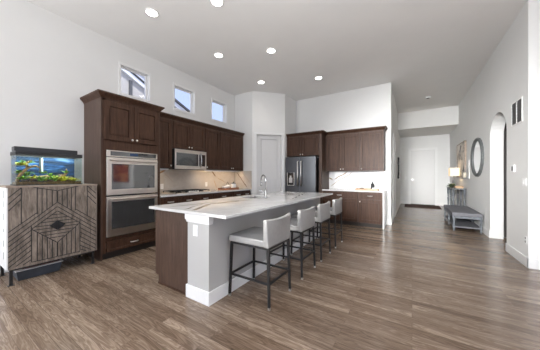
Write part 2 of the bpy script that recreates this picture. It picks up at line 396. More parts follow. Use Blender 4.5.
# right wall with arch
AY0, AY1, SP, TOPZ = 5.42, 6.39, 2.08, 2.48
mb = MB(); mb.prism([(4.57, 0), (AY0, 0), (AY0, CEIL), (4.57, CEIL)], RX, RX+.20, 'x'); mb.prism([(AY1, 0), (FY, 0), (FY, CEIL), (AY1, CEIL)], RX, RX+.20, 'x')
n = 16; cy = (AY0+AY1)/2; hw = (AY1-AY0)/2
arc = [(cy-hw*math.cos(PI*k/n), SP+(TOPZ-SP)*math.sin(PI*k/n)) for k in range(n+1)]
for k in range(n):
    (a0, b0), (a1, b1) = arc[k], arc[k+1]
    mb.prism([(a0, b0), (a1, b1), (a1, CEIL), (a0, CEIL)], RX, RX+.20, 'x')
bmesh.ops.remove_doubles(mb.bm, verts=mb.bm.verts, dist=1e-5)
struct(mb.build('wall_right', M['wall']), 'long right wall with an arched opening')
struct(B(RX+.2, 5.5, 4.57, 4.77, 0, CEIL).build('wall_right_front', M['wall']), 'wall face turning the corner at the right edge')
struct(B(RX+.2, 3.2, 6.62, 6.72, 0, CEIL).build('wall_side_hall', M['wall']), 'wall of the small side hall beyond the arch')
struct(B(3.1, 3.2, 4.77, 6.62, 0, CEIL).build('wall_side_hall_end', M['wall']), 'end wall of the small side hall')
d = struct(B(1.63, 2.45, 6.58, 6.618, .01, 2.45).build('door_3', M['darkdoor'], bevel=.003), 'dark door just visible through the arched opening')
for (a, b) in ((.25, 1.0), (1.2, 2.25)):
    B(1.75, 2.33, 6.572, 6.58, a, b).build('door_panel', M['darkdoor'], d, .004)
MB().tube([(1.685, 6.58, 1.10), (1.685, 6.54, 1.10), (1.76, 6.54, 1.10)], .01, 8).build('door_handle', M['steel2'], d, smooth=True)
MB().tube([(1.685, 6.58, 1.25), (1.685, 6.56, 1.25)], .02, 12).build('deadbolt', M['steel2'], d)
# walls around the living area behind the camera, with the big glazed openings
mb = MB(); mb.box(WX, 5.5, -3.6, -3.45, 3.15, CEIL).box(WX, -4.42, -3.6, -3.45, 0, 3.15).box(2.02, 5.5, -3.6, -3.45, 0, 3.15)
struct(mb.build('wall_rear', M['wall']), 'wall behind the camera with wide glass doors')
f = MB()
for k in range(5):
    x = -4.42+k*1.61; f.box(x-.035, x+.035, -3.56, -3.48, .1, 3.12)
f.box(-4.42, 2.02, -3.56, -3.48, 0, .1).box(-4.42, 2.02, -3.56, -3.48, 3.06, 3.15)
f = struct(f.build('window_4', M['white']), 'wide glass doors behind the camera')
B(-4.4, 2.0, -3.525, -3.515, .1, 3.06).build('window_pane', M['glass'], f)
mb = MB(); mb.box(5.5, 5.65, -3.6, 4.77, 3.0, CEIL).box(5.5, 5.65, -3.6, 4.77, 0, .3).box(5.5, 5.65, -3.6, -1.9, .3, 3.0).box(5.5, 5.65, 3.1, 4.77, .3, 3.0)
struct(mb.build('wall_right_rear', M['wall']), 'right wall of the living area with a window')
f = MB().box(5.54, 5.60, -1.9, 3.1, .3, .38).box(5.54, 5.60, -1.9, 3.1, 2.92, 3.0)
for y in (-1.87, -.2, 1.4, 3.07): f.box(5.54, 5.60, y-.03, y+.03, .38, 2.92)
f = struct(f.build('window_5', M['white']), 'large window at the right of the living area')
B(5.565, 5.575, -1.9, 3.1, .38, 2.92).build('window_pane', M['glass'], f)
# front door
d = struct(B(-.044, .844, FY-.022, FY-.002, .02, 2.464).build('door_2', M['door']), 'white two panel front door at the far end of the hall')
mb = MB().box(-.14, -.05, FY-.06, FY, 0, 2.56).box(.85, .94, FY-.06, FY, 0, 2.56).box(-.05, .85, FY-.06, FY, 2.47, 2.56)
mb.build('door_casing', M['white'], d)
MB().box(-.044, .09, FY-.045, FY-.022, .02, 2.464).box(.71, .844, FY-.045, FY-.022, .02, 2.464).box(.09, .71, FY-.045, FY-.022, .02, .22).box(.09, .71, FY-.045, FY-.022, .90, 1.10).box(.09, .71, FY-.045, FY-.022, 2.32, 2.464).build('door_stile', M['door'], d)
for (a, b) in ((.22, .90), (1.10, 2.32)): B(.14, .66, FY-.036, FY-.022, a+.05, b-.05).build('door_panel', M['door'], d)
MB().lathe([(.03, 0), (.03, .02)], seg=14).build('deadbolt', M['steel2'], d).matrix_local = Matrix.Translation((.02, FY-.045, 1.13)) @ Matrix.Rotation(PI/2, 4, 'X')
MB().tube([(.02, FY-.045, .98), (.02, FY-.10, .98), (.13, FY-.10, .98)], .012, 8).build('door_handle', M['steel2'], d, smooth=True)
B(-.05, .85, FY-.06, FY-.0, 0, .02).build('door_sill', M['slate'], d)
# white cased closet door on the hall's left wall
d = struct(B(HX, HX+.008, 7.35, 8.15, .01, 2.42).build('door_4', M['door']), 'white closet door on the left wall of the hall')
MB().box(HX, HX+.02, 7.26, 7.35, 0, 2.50).box(HX, HX+.02, 8.15, 8.24, 0, 2.50).box(HX, HX+.022, 7.26, 8.24, 2.42, 2.51).build('door_casing', M['white'], d, .003, 1)
for a, b in ((.25, .95), (1.1, 2.25)): B(HX+.008, HX+.014, 7.47, 8.03, a, b).build('door_panel', M['door'], d, .003, 1)
# baseboards
BH = .14
def base(name, boxes, lab): 
    mb = MB()
    for b in boxes: mb.box(*b)
    struct(mb.build(name, M['white'], bevel=.004), lab)
base('baseboard_left', [(WX, WX+.015, -3.45, 1.49, 0, BH)], 'white baseboard along the left wall')
base('baseboard_right', [(RX-.015, RX, 4.555, AY0, 0, BH), (RX-.015, 5.5, 4.555, 4.57, 0, BH), (RX-.015, RX, AY1, FY-.032, 0, BH)], 'white baseboard along the right wall')
base('baseboard_hall', [(HX, HX+.015, BY-.015, 7.26, 0, BH), (HX, HX+.015, 8.24, FY, 0, BH), (HX+.015, -.14, FY-.015, FY, 0, BH), (.94, RX-.015, FY-.015, FY, 0, BH), (-.57, HX, BY-.015, BY, 0, BH)], 'white baseboards in the entry hall')
base('baseboard_side_hall', [(RX+.2, 1.62, 6.605, 6.62, 0, BH), (2.46, 3.1, 6.605, 6.62, 0, BH)], 'white baseboard beyond the arch')

# ------------------------------------------------------------------ outside
struct(B(-30, 30, -30, 40, -.5, -.45).build('ground', M['daylight']), 'ground outside the house')
# near gable seen through the first window
t = thing('neighbor_house', 'grey sided house gable with white rake board outside the clerestory windows', 'house', (-8.8, 3, -.45))
def rel(pts, o): return [(a-o[1], b-o[2]) for a, b in pts]
o_ = (-8.8, 3, -.45)
MB().prism(rel([(-3, -.45), (5.6, -.45), (5.6, 4.1), (3.82, 5.0), (1.0, 6.41), (-3, 4.4)], o_), -.4, .2, 'x').build('wall', M['siding'], t)
MB().prism(rel([(5.9, 3.96), (5.9, 4.10), (1.0, 6.60), (1.0, 6.42)], o_), .2, .3, 'x').build('rake_board', M['fascia'], t)
MB().prism(rel([(5.9, 4.12), (5.9, 4.16), (1.0, 6.68), (1.0, 6.62)], o_), -3, .34, 'x').build('roof', M['shingle'], t)
B(.205, .27, 4.12-3, 4.22-3, 0, 5.18).build('downspout', M['vent'], t)
t = thing('neighbor_house', 'taller house with a dark roof edge crossing the middle clerestory window', 'house', (-13.3, 5, -.95))
o_ = (-13.3, 5, -.45)
MB().prism(rel([(-2.6, -.45), (12, -.45), (12, 4.82), (9.1, 6.09), (0, 10.15), (-2.6, 9.1)], o_), -.8, .3, 'x').build('wall', M['siding'], t)
MB().prism(rel([(12.4, 4.76), (12.4, 5.02), (0, 10.50), (0, 10.24)], o_), .3, .5, 'x').build('rake_board', M['fascia'], t)
MB().prism(rel([(12.4, 5.03), (12.4, 5.16), (0, 10.64), (0, 10.51)], o_), -4, .62, 'x').build('roof', M['shingle'], t)

# ------------------------------------------------------------------ ceiling fixtures
def can(loc, lab):
    t = thing('recessed_light', lab, 'ceiling light', loc, 0, 'recessed ceiling lights')
    MB().lathe([(.098, 0), (.098, -.006), (.085, -.010), (.074, -.006), (.074, 0)], seg=28).build('trim_ring', M['plate'], t, smooth=True)
    MB().lathe([(.073, -.008), (.072, -.0105), (.05, -.012)], seg=28).build('lens', M['lens'], t)
    l = bpy.data.lights.new('can_light', 'SPOT'); l.energy = 11; l.spot_size = math.radians(130); l.spot_blend = .8; l.shadow_soft_size = .07; l.color = (1, .95, .88)
    lo = bpy.data.objects.new('can_light', l); COL.objects.link(lo); lo.parent = t; lo.location = (0, 0, -.03)
    return t
cans = [(-3.32, 1.92, 'recessed ceiling light nearest the camera along the left wall'), (-2.33, 2.29, 'recessed ceiling light cut by the top edge of the photo'),
        (-3.33, 3.32, 'recessed ceiling light above the cooktop, middle of the wall-side row'), (-2.34, 3.75, 'recessed ceiling light above the middle of the island'),
        (-3.34, 4.86, 'recessed ceiling light in front of the pantry corner'), (-1.98, 5.42, 'rightmost recessed ceiling light, before the refrigerator wall')]
c0 = None
for (x, y, lab) in cans:
    if c0 is None: c0 = can((x, y, CEIL), lab); continue
    c = dup(c0); c.location = (x, y, CEIL); c['label'] = lab
t = thing('smoke_detector', 'small round smoke detector on the ceiling before the hall header', 'smoke detector', (.42, 8.55, CEIL))
MB().lathe([(.07, 0), (.07, -.025), (.055, -.04)], seg=20).build('housing', M['plate'], t, smooth=True)
MB().lathe([(.045, -.04), (.03, -.046)], seg=16).build('grille', M['vent'], t)

# ------------------------------------------------------------------ cabinets (local: x along run, y into wall, front at y=0)
def knob(parent, x, z, y=-.02):
    MB().tube([(x, y, z), (x, y-.018, z)], .006, 8).tube([(x, y-.018, z), (x, y-.022, z), (x, y-.03, z)], [.014, .018, .013], 12).build('knob', M['steel2'], parent, smooth=True)
def pull(parent, x, z, y=-.02, L=.11):
    h = L/2
    MB().tube([(x-h, y, z), (x-h, y-.022, z), (x-h+.012, y-.030, z), (x+h-.012, y-.030, z), (x+h, y-.022, z), (x+h, y, z)], .009, 8).build('handle', M['steel2'], parent, smooth=True)
def front(parent, name, x0, x1, z0, z1, fw=.062, knobpos=None, pullpos=None):
    g = .0045; x0 += g; x1 -= g; z0 += g; z1 -= g
    mb = MB(); mb.box(x0, x0+fw, -.02, 0, z0, z1).box(x1-fw, x1, -.02, 0, z0, z1).box(x0+fw, x1-fw, -.02, 0, z0, z0+fw).box(x0+fw, x1-fw, -.02, 0, z1-fw, z1)
    if z1-z0 > .25:   # inner step moulding and field
        s = .009
        mb.box(x0+fw+s, x1-fw-s, -.013, 0, z0+fw+s, z1-fw-s)
        mb.box(x0+fw+s+.02, x1-fw-s-.02, -.0165, -.013, z0+fw+s+.02, z1-fw-s-.02)
    else: mb.box(x0+fw, x1-fw, -.012, 0, z0+fw, z1-fw)
    d = mb.build(name, M['wood'], parent, .0025, 1)
    if knobpos: knob(d, *knobpos)
    if pullpos: pull(d, *pullpos)
    return d
def crown(parent, x0, x1, z0, depth, left=True, right=True, y0=0, rise=.09, out=.055):
    """mitred crown around the cabinet top"""
    def ring(z, o): return [(x0-(o if left else 0), y0-o, z), (x1+(o if right else 0), y0-o, z), (x1+(o if right else 0), depth, z), (x0-(o if left else 0), depth, z)]
    mb = MB(); lv = [(z0, .004), (z0+.018, .010), (z0+rise-.03, out-.008), (z0+rise-.022, out), (z0+rise, out)]
    rr = [[mb.bm.verts.new(p) for p in ring(z, o)] for z, o in lv]
    mb.bm.faces.new(rr[0][::-1]); mb.bm.faces.new(rr[-1])
    for A, Bq in zip(rr, rr[1:]):
        for k in range(4): mb.bm.faces.new((A[k], A[(k+1) % 4], Bq[(k+1) % 4], Bq[k]))
    return mb.build('crown_molding', M['wood'], parent)
R90 = PI/2
# tall oven cabinet, left wall
Y0 = 1.50; Wd = .94; dep = 4.575-3.95
t = thing('oven_cabinet', 'tall dark brown cabinet tower holding the two stacked wall ovens', 'cabinet', (-3.95, Y0, 0), R90)
mb = MB().box(0, .022, 0, dep, .0, 2.47).box(Wd-.022, Wd, 0, dep, .0, 2.47).box(.022, Wd-.022, dep-.02, dep, .1, 2.47)
mb.build('side_panel', M['woodside'], t, .002, 1)
mb = MB().box(.022, .068, 0, .02, .1, 2.47).box(Wd-.068, Wd-.022, 0, .02, .1, 2.47).box(.068, Wd-.068, 0, .02, .29, .33).box(.068, Wd-.068, 0, .02, 1.685, 1.83)
mb.box(.022, Wd-.022, .02, dep-.02, .29, .315).box(.022, Wd-.022, .02, dep-.02, 1.70, 1.72).box(.022, Wd-.022, .02, dep-.02, 2.45, 2.47).box(.022, Wd-.022, 0, .02, 2.44, 2.47)
mb.build('face_frame', M['wood'], t)
B(.022, Wd-.022, .05, .07, 0, .1).build('toe_kick', M['toe'], t)
front(t, 'drawer', .07, Wd-.07, .11, .285, .04, pullpos=(Wd/2, .20))
front(t, 'door', .03, Wd/2, 1.835, 2.44, .075, knobpos=(Wd/2-.035, 1.875))
front(t, 'door', Wd/2, Wd-.03, 1.835, 2.44, .075, knobpos=(Wd/2+.035, 1.875))
crown(t, 0, Wd, 2.47, dep)
# the ovens
ov = thing('double_wall_oven', 'stainless double wall oven with black glass doors in the tall cabinet', 'oven', (-3.95, Y0, 0), R90)
ox0, ox1 = .072, Wd-.072
mb = MB().box(ox0, ox1, .022, .50, .335, 1.68); mb.build('oven_body', M['slate'], ov)
ox0 -= .004; ox1 += .004
B(ox0, ox1, -.028, -.002, 1.585, 1.682).build('control_panel', M['steel'], ov, .004)
B(ox0+.05, ox1-.03, -.0295, -.027, 1.60, 1.668).build('control_glass', M['blackglass'], ov)
g = NG('clock_display'); g.b.inputs['Base Color'].default_value = (.02, .05, .12, 1); g.b.inputs['Emission Color'].default_value = (.15, .3, .7, 1); g.b.inputs['Emission Strength'].default_value = .0; M['disp'] = g.m
B(.40, .53, -.0305, -.029, 1.615, 1.655).build('clock_display', M['disp'], ov)
for (z0, z1, g0, g1, hz, gm) in ((.985, 1.575, 1.075, 1.475, 1.528, 'blackglass'), (.345, .965, .455, .885, .925, 'grayglass')):
    d = MB().box(ox0, ox1, -.03, -.002, z0, z1).build('oven_door', M['steel'], ov, .004)
    B(ox0+.065, ox1-.055, -.032, -.029, g0, g1).build('oven_window', M[gm], d, .002, 1)
    MB().tube([(ox0+.03, -.075, hz), (ox1-.03, -.075, hz)], .0125, 12).box(ox0+.03, ox0+.055, -.075, -.028, hz-.01, hz+.01).box(ox1-.055, ox1-.03, -.075, -.028, hz-.01, hz+.01).build('handle', M['steel'], d, smooth=False)
# brand badge area is left as plain steel; the lower vent strip
B(ox0, ox1, -.02, -.002, .335, .345).build('vent_strip', M['slate'], ov)

# uppers left wall: front at X=-4.23
def upper(label, y0, wd, z0, doors, cl=False, cr=False, z1=2.46, dep=.345, xf=-4.23, cx=0, grp='upper cabinets on the left wall'):
    t = thing('upper_cabinet', label, 'cabinet', (xf, y0, 0), R90, grp)
    B(0, wd, 0, dep, z0, z1).build('cabinet_body', M['woodside'], t, .0015, 1)
    for (a, b, za, zb, kp) in doors: front(t, 'door', a, b, za, zb, .065, knobpos=kp)
    crown(t, cx, wd, z1, dep, cl, cr)
    return t
upper('dark upper cabinet with one narrow door between the oven tower and microwave', 2.442, .436, 1.44, [(.03, .42, 1.46, 2.44, (.385, 1.50))], cx=.056)
upper('short dark two-door upper cabinet directly above the microwave', 2.88, .86, 1.87, [(.01, .43, 1.885, 2.44, (.395, 1.92)), (.43, .85, 1.885, 2.44, (.465, 1.92))])
upper('dark single-door upper cabinet just right of the microwave', 3.742, .496, 1.44, [(.01, .486, 1.46, 2.44, (.05, 1.50))])
upper('dark two-door upper cabinet at the pantry end of the left wall', 4.24, .97, 1.44, [(.01, .46, 1.46, 2.44, (.425, 1.50)), (.46, .93, 1.46, 2.44, (.495, 1.50))])
# microwave
mw = thing('microwave', 'stainless over-the-range microwave with curved handle under the short cabinet', 'microwave', (-4.17, 2.89, 1.435), R90)
B(0, .84, 0, .39, 0, .42).build('housing', M['slate'], mw, .004)
B(0, .84, -.022, 0, 0, .42).build('fascia', M['steel'], mw, .004)
B(.03, .60, -.026, -.02, .075, .345).build('door_glass', M['grayglass'], mw, .002, 1)
B(.62, .80, -.026, -.02, .075, .345).build('control_panel', M['blackglass'], mw, .002, 1)
MB().tube([(.66, -.02, .06), (.655, -.055, .085), (.65, -.07, .15), (.65, -.075, .21), (.65, -.07, .27), (.655, -.055, .335), (.66, -.02, .36)], .016, 12).build('handle', M['chrome'], mw, smooth=True)
# slim warm light bars under the uppers
for (y0, L, lab) in ((2.50, .34, 'slim warm light bar under the narrow upper cabinet beside the ovens'), (3.80, 1.35, 'long warm light bar under the upper cabinets right of the microwave')):
    t = thing('light_bar', lab, 'light', (-4.30, y0, 1.44), R90)
    MB().box(0, L, 0, .03, -.010, -.001).box(0, L, -.004, 0, -.034, -.001).build('housing', M['plate'], t)  # front lip added to block the lens from the slab's reflection
    B(.01, L-.01, .004, .026, -.014, -.0121).build('lens', M['led'], t)
    l = bpy.data.lights.new('bar_light', 'AREA'); l.shape = 'RECTANGLE'; l.size = L; l.size_y = .03; l.energy = 1.3*L; l.color = (1, .74, .48)
    o = bpy.data.objects.new('bar_light', l); COL.objects.link(o); o.parent = t; o.location = (L/2, .015, -.018)
# base cabinets left
def basecab(label, loc, rz, wd, drawers, doors, dep, grp, toe=True):
    t = thing('base_cabinet', label, 'cabinet', loc, rz, grp)
    B(0, wd, 0, dep, .10, .885).build('cabinet_body', M['woodside'], t, .0015, 1)
    B(0, wd, .06, .08, 0, .10).build('toe_kick', M['toe'], t)
    for (a, b, za, zb) in drawers: front(t, 'drawer', a, b, za, zb, .042, pullpos=((a+b)/2, (za+zb)/2))
    for (a, b, za, zb, kp) in doors: front(t, 'door', a, b, za, zb, .065, knobpos=kp)
    return t
bg_ = 'base cabinets on the left wall'
basecab('dark base cabinet next to the oven tower, under the left counter end', (-3.96, 2.442, 0), R90, .398, [(.02, .39, .70, .87)], [(.02, .39, .11, .69, (.35, .64))], .60, bg_)
basecab('dark base cabinet below the black gas cooktop', (-3.96, 2.842, 0), R90, .908, [(.01, .454, .70, .87), (.454, .90, .70, .87)], [(.01, .454, .11, .69, (.42, .64)), (.454, .90, .11, .69, (.49, .64))], .60, bg_)
basecab('dark base cabinet just right of the cooktop', (-3.96, 3.752, 0), R90, .698, [(.01, .69, .70, .87), (.01, .69, .42, .69), (.01, .69, .11, .41)], [], .60, bg_)
basecab('dark base cabinet below the wooden tray at the pantry end', (-3.96, 4.452, 0), R90, .758, [(.01, .38, .70, .87), (.38, .75, .70, .87)], [(.01, .38, .11, .69, (.34, .64)), (.38, .75, .11, .69, (.42, .64))], .60, bg_)
tag(B(-4.572, -3.925, 2.445, 5.222, .887, .92).build('countertop', M['counter'], loc=None, bevel=.003), 'pale marble countertop along the left wall under the microwave', 'countertop')
t = thing('backsplash', 'veined marble backsplash with warm shade put into its colour, behind the cooktop wrapping the pantry return', 'backsplash', (0, 0, 0))
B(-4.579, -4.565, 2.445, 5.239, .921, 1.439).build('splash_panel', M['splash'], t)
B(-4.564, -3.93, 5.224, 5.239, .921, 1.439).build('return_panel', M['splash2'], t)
for (y, z, lab) in ((2.86, 1.06, 'white outlet plate on the backsplash beside the oven tower'), (4.10, 1.07, 'white outlet plate on the backsplash right of the cooktop')):
    t = thing('outlet', lab, 'outlet', (-4.5649, y, z), R90)
    B(-.036, .036, -.006, 0, -.057, .057).build('cover_plate', M['plate'], t, .002, 1)
    for s in (-.024, .024): B(-.014, .014, -.008, -.0055, s-.014, s+.014).build('socket', M['whitewash'], t)
# gas cooktop
ck = thing('gas_cooktop', 'black gas cooktop with iron grates and silver knobs on the left counter', 'cooktop', (-4.02, 2.83, .9205), R90)
B(0, .91, 0, .50, 0, .012).build('cooktop_pan', M['steel'], ck, .003)
burn = [(.16, .13), (.16, .38), (.455, .25), (.75, .13), (.75, .38)]
for (x, y) in burn:
    MB().lathe([(.05, .012), (.05, .022), (.036, .024), (.036, .032), (.01, .034)], (x, y, 0), 20).build('burner', M['black'], ck, smooth=True)
for k in range(3):
    a = .02+k*.293; b = a+.284; mb = MB()
    for x in (a, b): mb.box(x-.006, x+.006, .09 if k == 1 else .02, .48, .040, .052)
    for y in ((.10, .29, .47) if k == 1 else (.03, .16, .25, .36, .47)): mb.box(a, b, y-.006, y+.006, .040, .052)
    mb.box((a+b)/2-.006, (a+b)/2+.006, .09 if k == 1 else .02, .48, .040, .052)
    for x in (a, b):
        for y in (.10 if k == 1 else .03, .47): mb.box(x-.007, x+.007, y-.007, y+.007, .012, .040)
    mb.build('grate', M['black'], ck)
for k in range(5):
    x = .335+k*.06
    MB().lathe([(.019, .012), (.019, .018), (.015, .040), (.012, .042)], (x, .04, 0), 16).build('knob', M['steel2'], ck, smooth=True)
# tray with white jars
tr = thing('serving_tray', 'reddish wood tray holding white crockery near the pantry end of the counter', 'tray', (-4.24, 4.60, .9205), R90)
mb = MB().box(-.27, .27, -.14, .14, 0, .012).box(-.27, .27, -.14, -.128, .012, .05).box(-.27, .27, .128, .14, .012, .05).box(-.27, -.258, -.128, .128, .012, .05).box(.258, .27, -.128, .128, .012, .05)
mb.build('tray_box', M['traywood'], tr, .003)
for s in (-1, 1): MB().tube([(s*.27, -.05, .035), (s*.30, -.04, .045), (s*.30, .04, .045), (s*.27, .05, .035)], .006, 8).build('handle', M['blackmetal'], tr, smooth=True)
def pot(name, lab, cat, loc, prof, mat, extra=None):
    t = thing(name, lab, cat, loc)
    MB().lathe(prof, seg=24).build('body', M[mat], t, smooth=True)
    return t
t = thing('bowl', 'low white bowl on the left half of the reddish tray', 'bowl', (-4.22, 4.45, .933))
MB().lathe([(.03, 0), (.04, .008), (.085, .05), (.095, .085), (.089, .085), (.075, .05), (.03, .018)], seg=24).build('bowl_body', M['ceramic'], t, smooth=True)
t = thing('canister', 'white canister with a dark lid on the right half of the tray', 'canister', (-4.19, 4.74, .933))
MB().lathe([(.065, 0), (.07, .01), (.07, .13), (.064, .145)], seg=24).build('canister_body', M['ceramic'], t, smooth=True)
MB().lathe([(.068, .146), (.068, .160), (.02, .168), (.012, .18), (.02, .192), (.008, .20)], seg=20).build('lid', M['grip'], t, smooth=True)
t = thing('teapot', 'small white teapot with dark handle behind the canister', 'teapot', (-4.28, 4.60, .9335))
MB().lathe([(.04, 0), (.062, .03), (.068, .07), (.05, .11), (.03, .12)], seg=24).build('teapot_body', M['ceramic'], t, smooth=True)
MB().tube([(.05, .0, .06), (.085, 0, .08), (.10, 0, .115)], [.014, .010, .008], 8).build('spout', M['ceramic'], t, smooth=True)
MB().tube([(-.03, 0, .11), (-.025, 0, .17), (.0, 0, .19), (.025, 0, .17), (.03, 0, .11)], .006, 8).build('handle', M['grip'], t, smooth=True)

# ------------------------------------------------------------------ refrigerator wall (faces -Y)
fx0, fx1 = -3.212, -2.215
t = thing('refrigerator_cabinet', 'dark two-door cabinet over the refrigerator with a tall side panel', 'cabinet', (fx0, 6.05, 0))
Wf = fx1-fx0
B(0, Wf+.01, .0, .64, 1.87, 2.46).build('cabinet_body', M['woodside'], t, .0015, 1)
B(Wf+.012, Wf+.10, 0, .64, 0, 2.46).build('side_panel', M['woodside'], t, .002, 1)
front(t, 'door', .01, Wf/2, 1.88, 2.44, .065, knobpos=(Wf/2-.035, 1.915))
front(t, 'door', Wf/2, Wf, 1.88, 2.44, .065, knobpos=(Wf/2+.035, 1.915))
crown(t, 0, Wf+.10, 2.46, .64, False, True)
fr = thing('refrigerator', 'black stainless french door refrigerator with an ice dispenser', 'refrigerator', (-3.165, 5.88, 0))
FW = .93
B(0.01, FW-.01, .085, .76, .03, 1.81).build('fridge_body', M['blackmetal'], fr, .004)
d = B(0, FW/2-.003, 0, .08, .72, 1.84).build('door', M['blacksteel'], fr, .01)
MB().tube([(FW/2-.05, -.0, 1.02), (FW/2-.05, -.06, 1.04), (FW/2-.05, -.06, 1.70), (FW/2-.05, 0, 1.72)], .018, 10).build('handle', M['steel2'], d, smooth=True)
dp = B(.05, .30, -.012, -.001, 1.00, 1.40).build('dispenser', M['blackglass'], d, .004)
MB().box(.06, .075, -.016, -.01, 1.01, 1.39).box(.275, .29, -.016, -.01, 1.01, 1.39).box(.06, .29, -.016, -.01, 1.01, 1.025).build('dispenser_frame', M['steel2'], d)
MB().box(.12, .23, -.020, -.013, 1.09, 1.24).box(.15, .20, -.03, -.013, 1.24, 1.30).build('dispenser_paddle', M['steel2'], d, .003, 1)
d = B(FW/2+.003, FW, 0, .08, .72, 1.84).build('door', M['blacksteel'], fr, .01)
MB().tube([(FW/2+.05, -.0, 1.02), (FW/2+.05, -.06, 1.04), (FW/2+.05, -.06, 1.70), (FW/2+.05, 0, 1.72)], .018, 10).build('handle', M['steel2'], d, smooth=True)
d = B(0, FW, 0, .08, .06, .71).build('freezer_drawer', M['blacksteel'], fr, .01)
MB().tube([(.08, 0, .60), (.10, -.06, .60), (FW-.10, -.06, .60), (FW-.08, 0, .60)], .013, 10).build('handle', M['chrome'], d, smooth=True)
MB().box(.03, .10, .10, .16, 0, .03).box(FW-.10, FW-.03, .10, .16, 0, .03).box(.03, .10, .66, .72, 0, .03).box(FW-.10, FW-.03, .66, .72, 0, .03).build('foot', M['black'], fr)
def upper2(label, x0, wd, doors, cr, cx=0):
    t = thing('upper_cabinet', label, 'cabinet', (x0, 6.36, 0), 0, 'upper cabinets right of the refrigerator')
    B(0, wd, 0, .335, 1.42, 2.46).build('cabinet_body', M['woodside'], t, .0015, 1)
    for (a, b, za, zb, kp) in doors: front(t, 'door', a, b, za, zb, .065, knobpos=kp)
    crown(t, cx, wd, 2.46, .335, False, cr)
upper2('dark two-door upper cabinet touching the tall refrigerator panel', -2.11, .928, [(.03, .47, 1.44, 2.44, (.435, 1.48)), (.47, .92, 1.44, 2.44, (.505, 1.48))], False, .05)
upper2('dark single-door upper cabinet at the hall end of the back wall', -1.18, .58, [(.01, .57, 1.44, 2.44, (.05, 1.48))], True)
g2 = 'base cabinets right of the refrigerator'
basecab('dark base cabinet beside the refrigerator panel, behind the stools', (-2.11, 6.08, 0), 0, .938, [(.02, .93, .70, .87)], [(.02, .475, .11, .69, (.44, .64)), (.475, .93, .11, .69, (.51, .64))], .61, g2)
basecab('dark base cabinet at the hall end below the pale wooden tray', (-1.17, 6.08, 0), 0, .568, [(.01, .555, .70, .87)], [(.01, .555, .11, .69, (.05, .64))], .61, g2)
t = thing('countertop', 'white marble countertop with waterfall end beside the hall opening', 'countertop', (0, 0, 0))
B(-2.11, -.572, 6.045, 6.69, .887, .92).build('slab', M['counter'], t, .003)
B(-.60, -.572, 6.05, 6.69, 0, .886).build('waterfall_end', M['counter'], t, .002, 1)
tag(B(-2.11, -.575, 6.683, 6.699, .921, 1.419).build('backsplash', M['splash3']), 'white marble backsplash with gold veins beside the refrigerator', 'backsplash')
tr = thing('serving_tray', 'pale wooden tray with a dark bottle on the white marble counter', 'tray', (-.98, 6.27, .9205))
mb = MB().box(-.27, .27, -.13, .13, 0, .012).box(-.27, .27, -.13, -.118, .012, .045).box(-.27, .27, .118, .13, .012, .045).box(-.27, -.258, -.118, .118, .012, .045).box(.258, .27, -.118, .118, .012, .045)
mb.build('tray_box', M['lighttray'], tr, .003)
t = thing('soap_bottle', 'black pump bottle standing on the pale wooden tray', 'bottle', (-.86, 6.28, .933))
MB().lathe([(.036, 0), (.04, .008), (.04, .13), (.030, .155), (.014, .165), (.014, .18)], seg=20).build('bottle_body', M['black'], t, smooth=True)
MB().tube([(0, 0, .18), (0, 0, .215), (-.015, 0, .23), (-.055, 0, .225)], [.008, .008, .010, .007], 8).lathe([(.017, .18), (.017, .198)], seg=14).build('pump', M['black'], t, smooth=True)
t = thing('candle', 'small white candle jar beside the black pump bottle', 'candle', (-.82, 6.20, .933))
MB().lathe([(.03, 0), (.033, .006), (.033, .06), (.028, .062)], seg=20).build('jar', M['ceramic'], t, smooth=True)
t = thing('bowl', 'small dark bowl at the left of the pale wooden tray', 'bowl', (-1.12, 6.31, .933))
MB().lathe([(.025, 0), (.045, .02), (.055, .045), (.05, .045), (.03, .02)], seg=20).build('bowl_body', M['grip'], t, smooth=True)

# ------------------------------------------------------------------ island
isl = thing('kitchen_island', 'long kitchen island with dark end panel and grey half wall on white baseboard', 'island', (-2.1, 1.57, 0))
ox, oy = -2.1, 1.57
def I(x0, x1, y0, y1, z0, z1, mb=None): return (mb or MB()).box(x0-ox, x1-ox, y0-oy, y1-oy, z0, z1)
mb = MB(); I(-2.62, -2.016, 1.60, 2.95, .10, .883, mb); I(-2.62, -2.016, 3.58, 4.74, .10, .883, mb); I(-2.62, -2.016, 2.95, 3.58, .10, .655, mb); I(-2.62, -2.612, 2.95, 3.58, .655, .883, mb)
mb.build('cabinet_body', M['woodside'], isl, .0015, 1)
mb = MB(); mb.prism([(-2.635-ox, .10), (-2.57-ox, .10), (-2.57-ox, 0), (-2.016-ox, 0), (-2.016-ox, .883), (-2.635-ox, .883)], 1.57-oy, 1.599-oy, 'y')
mb.build('end_panel', M['woodside'], isl)
I(-2.565, -2.55, 1.60, 4.74, 0, .10).build('toe_kick', M['toe'], isl)
I(-2.57, -2.032, 1.561, 1.5695, 0, .018).build('shoe_molding', M['wood'], isl)
I(-2.015, -1.695, 1.555, 4.74, 0, .883).build('half_wall', M['plaster'], isl)
mb = MB(); I(-2.031, -1.679, 1.54, 1.555, 0, .135, mb); I(-1.695, -1.679, 1.555, 4.74, 0, .135, mb); I(-2.031, -2.016, 1.555, 1.568, 0, .135, mb); I(-2.015, -1.679, 4.74, 4.755, 0, .135, mb)
mb.build('baseboard', M['white'], isl, .004)
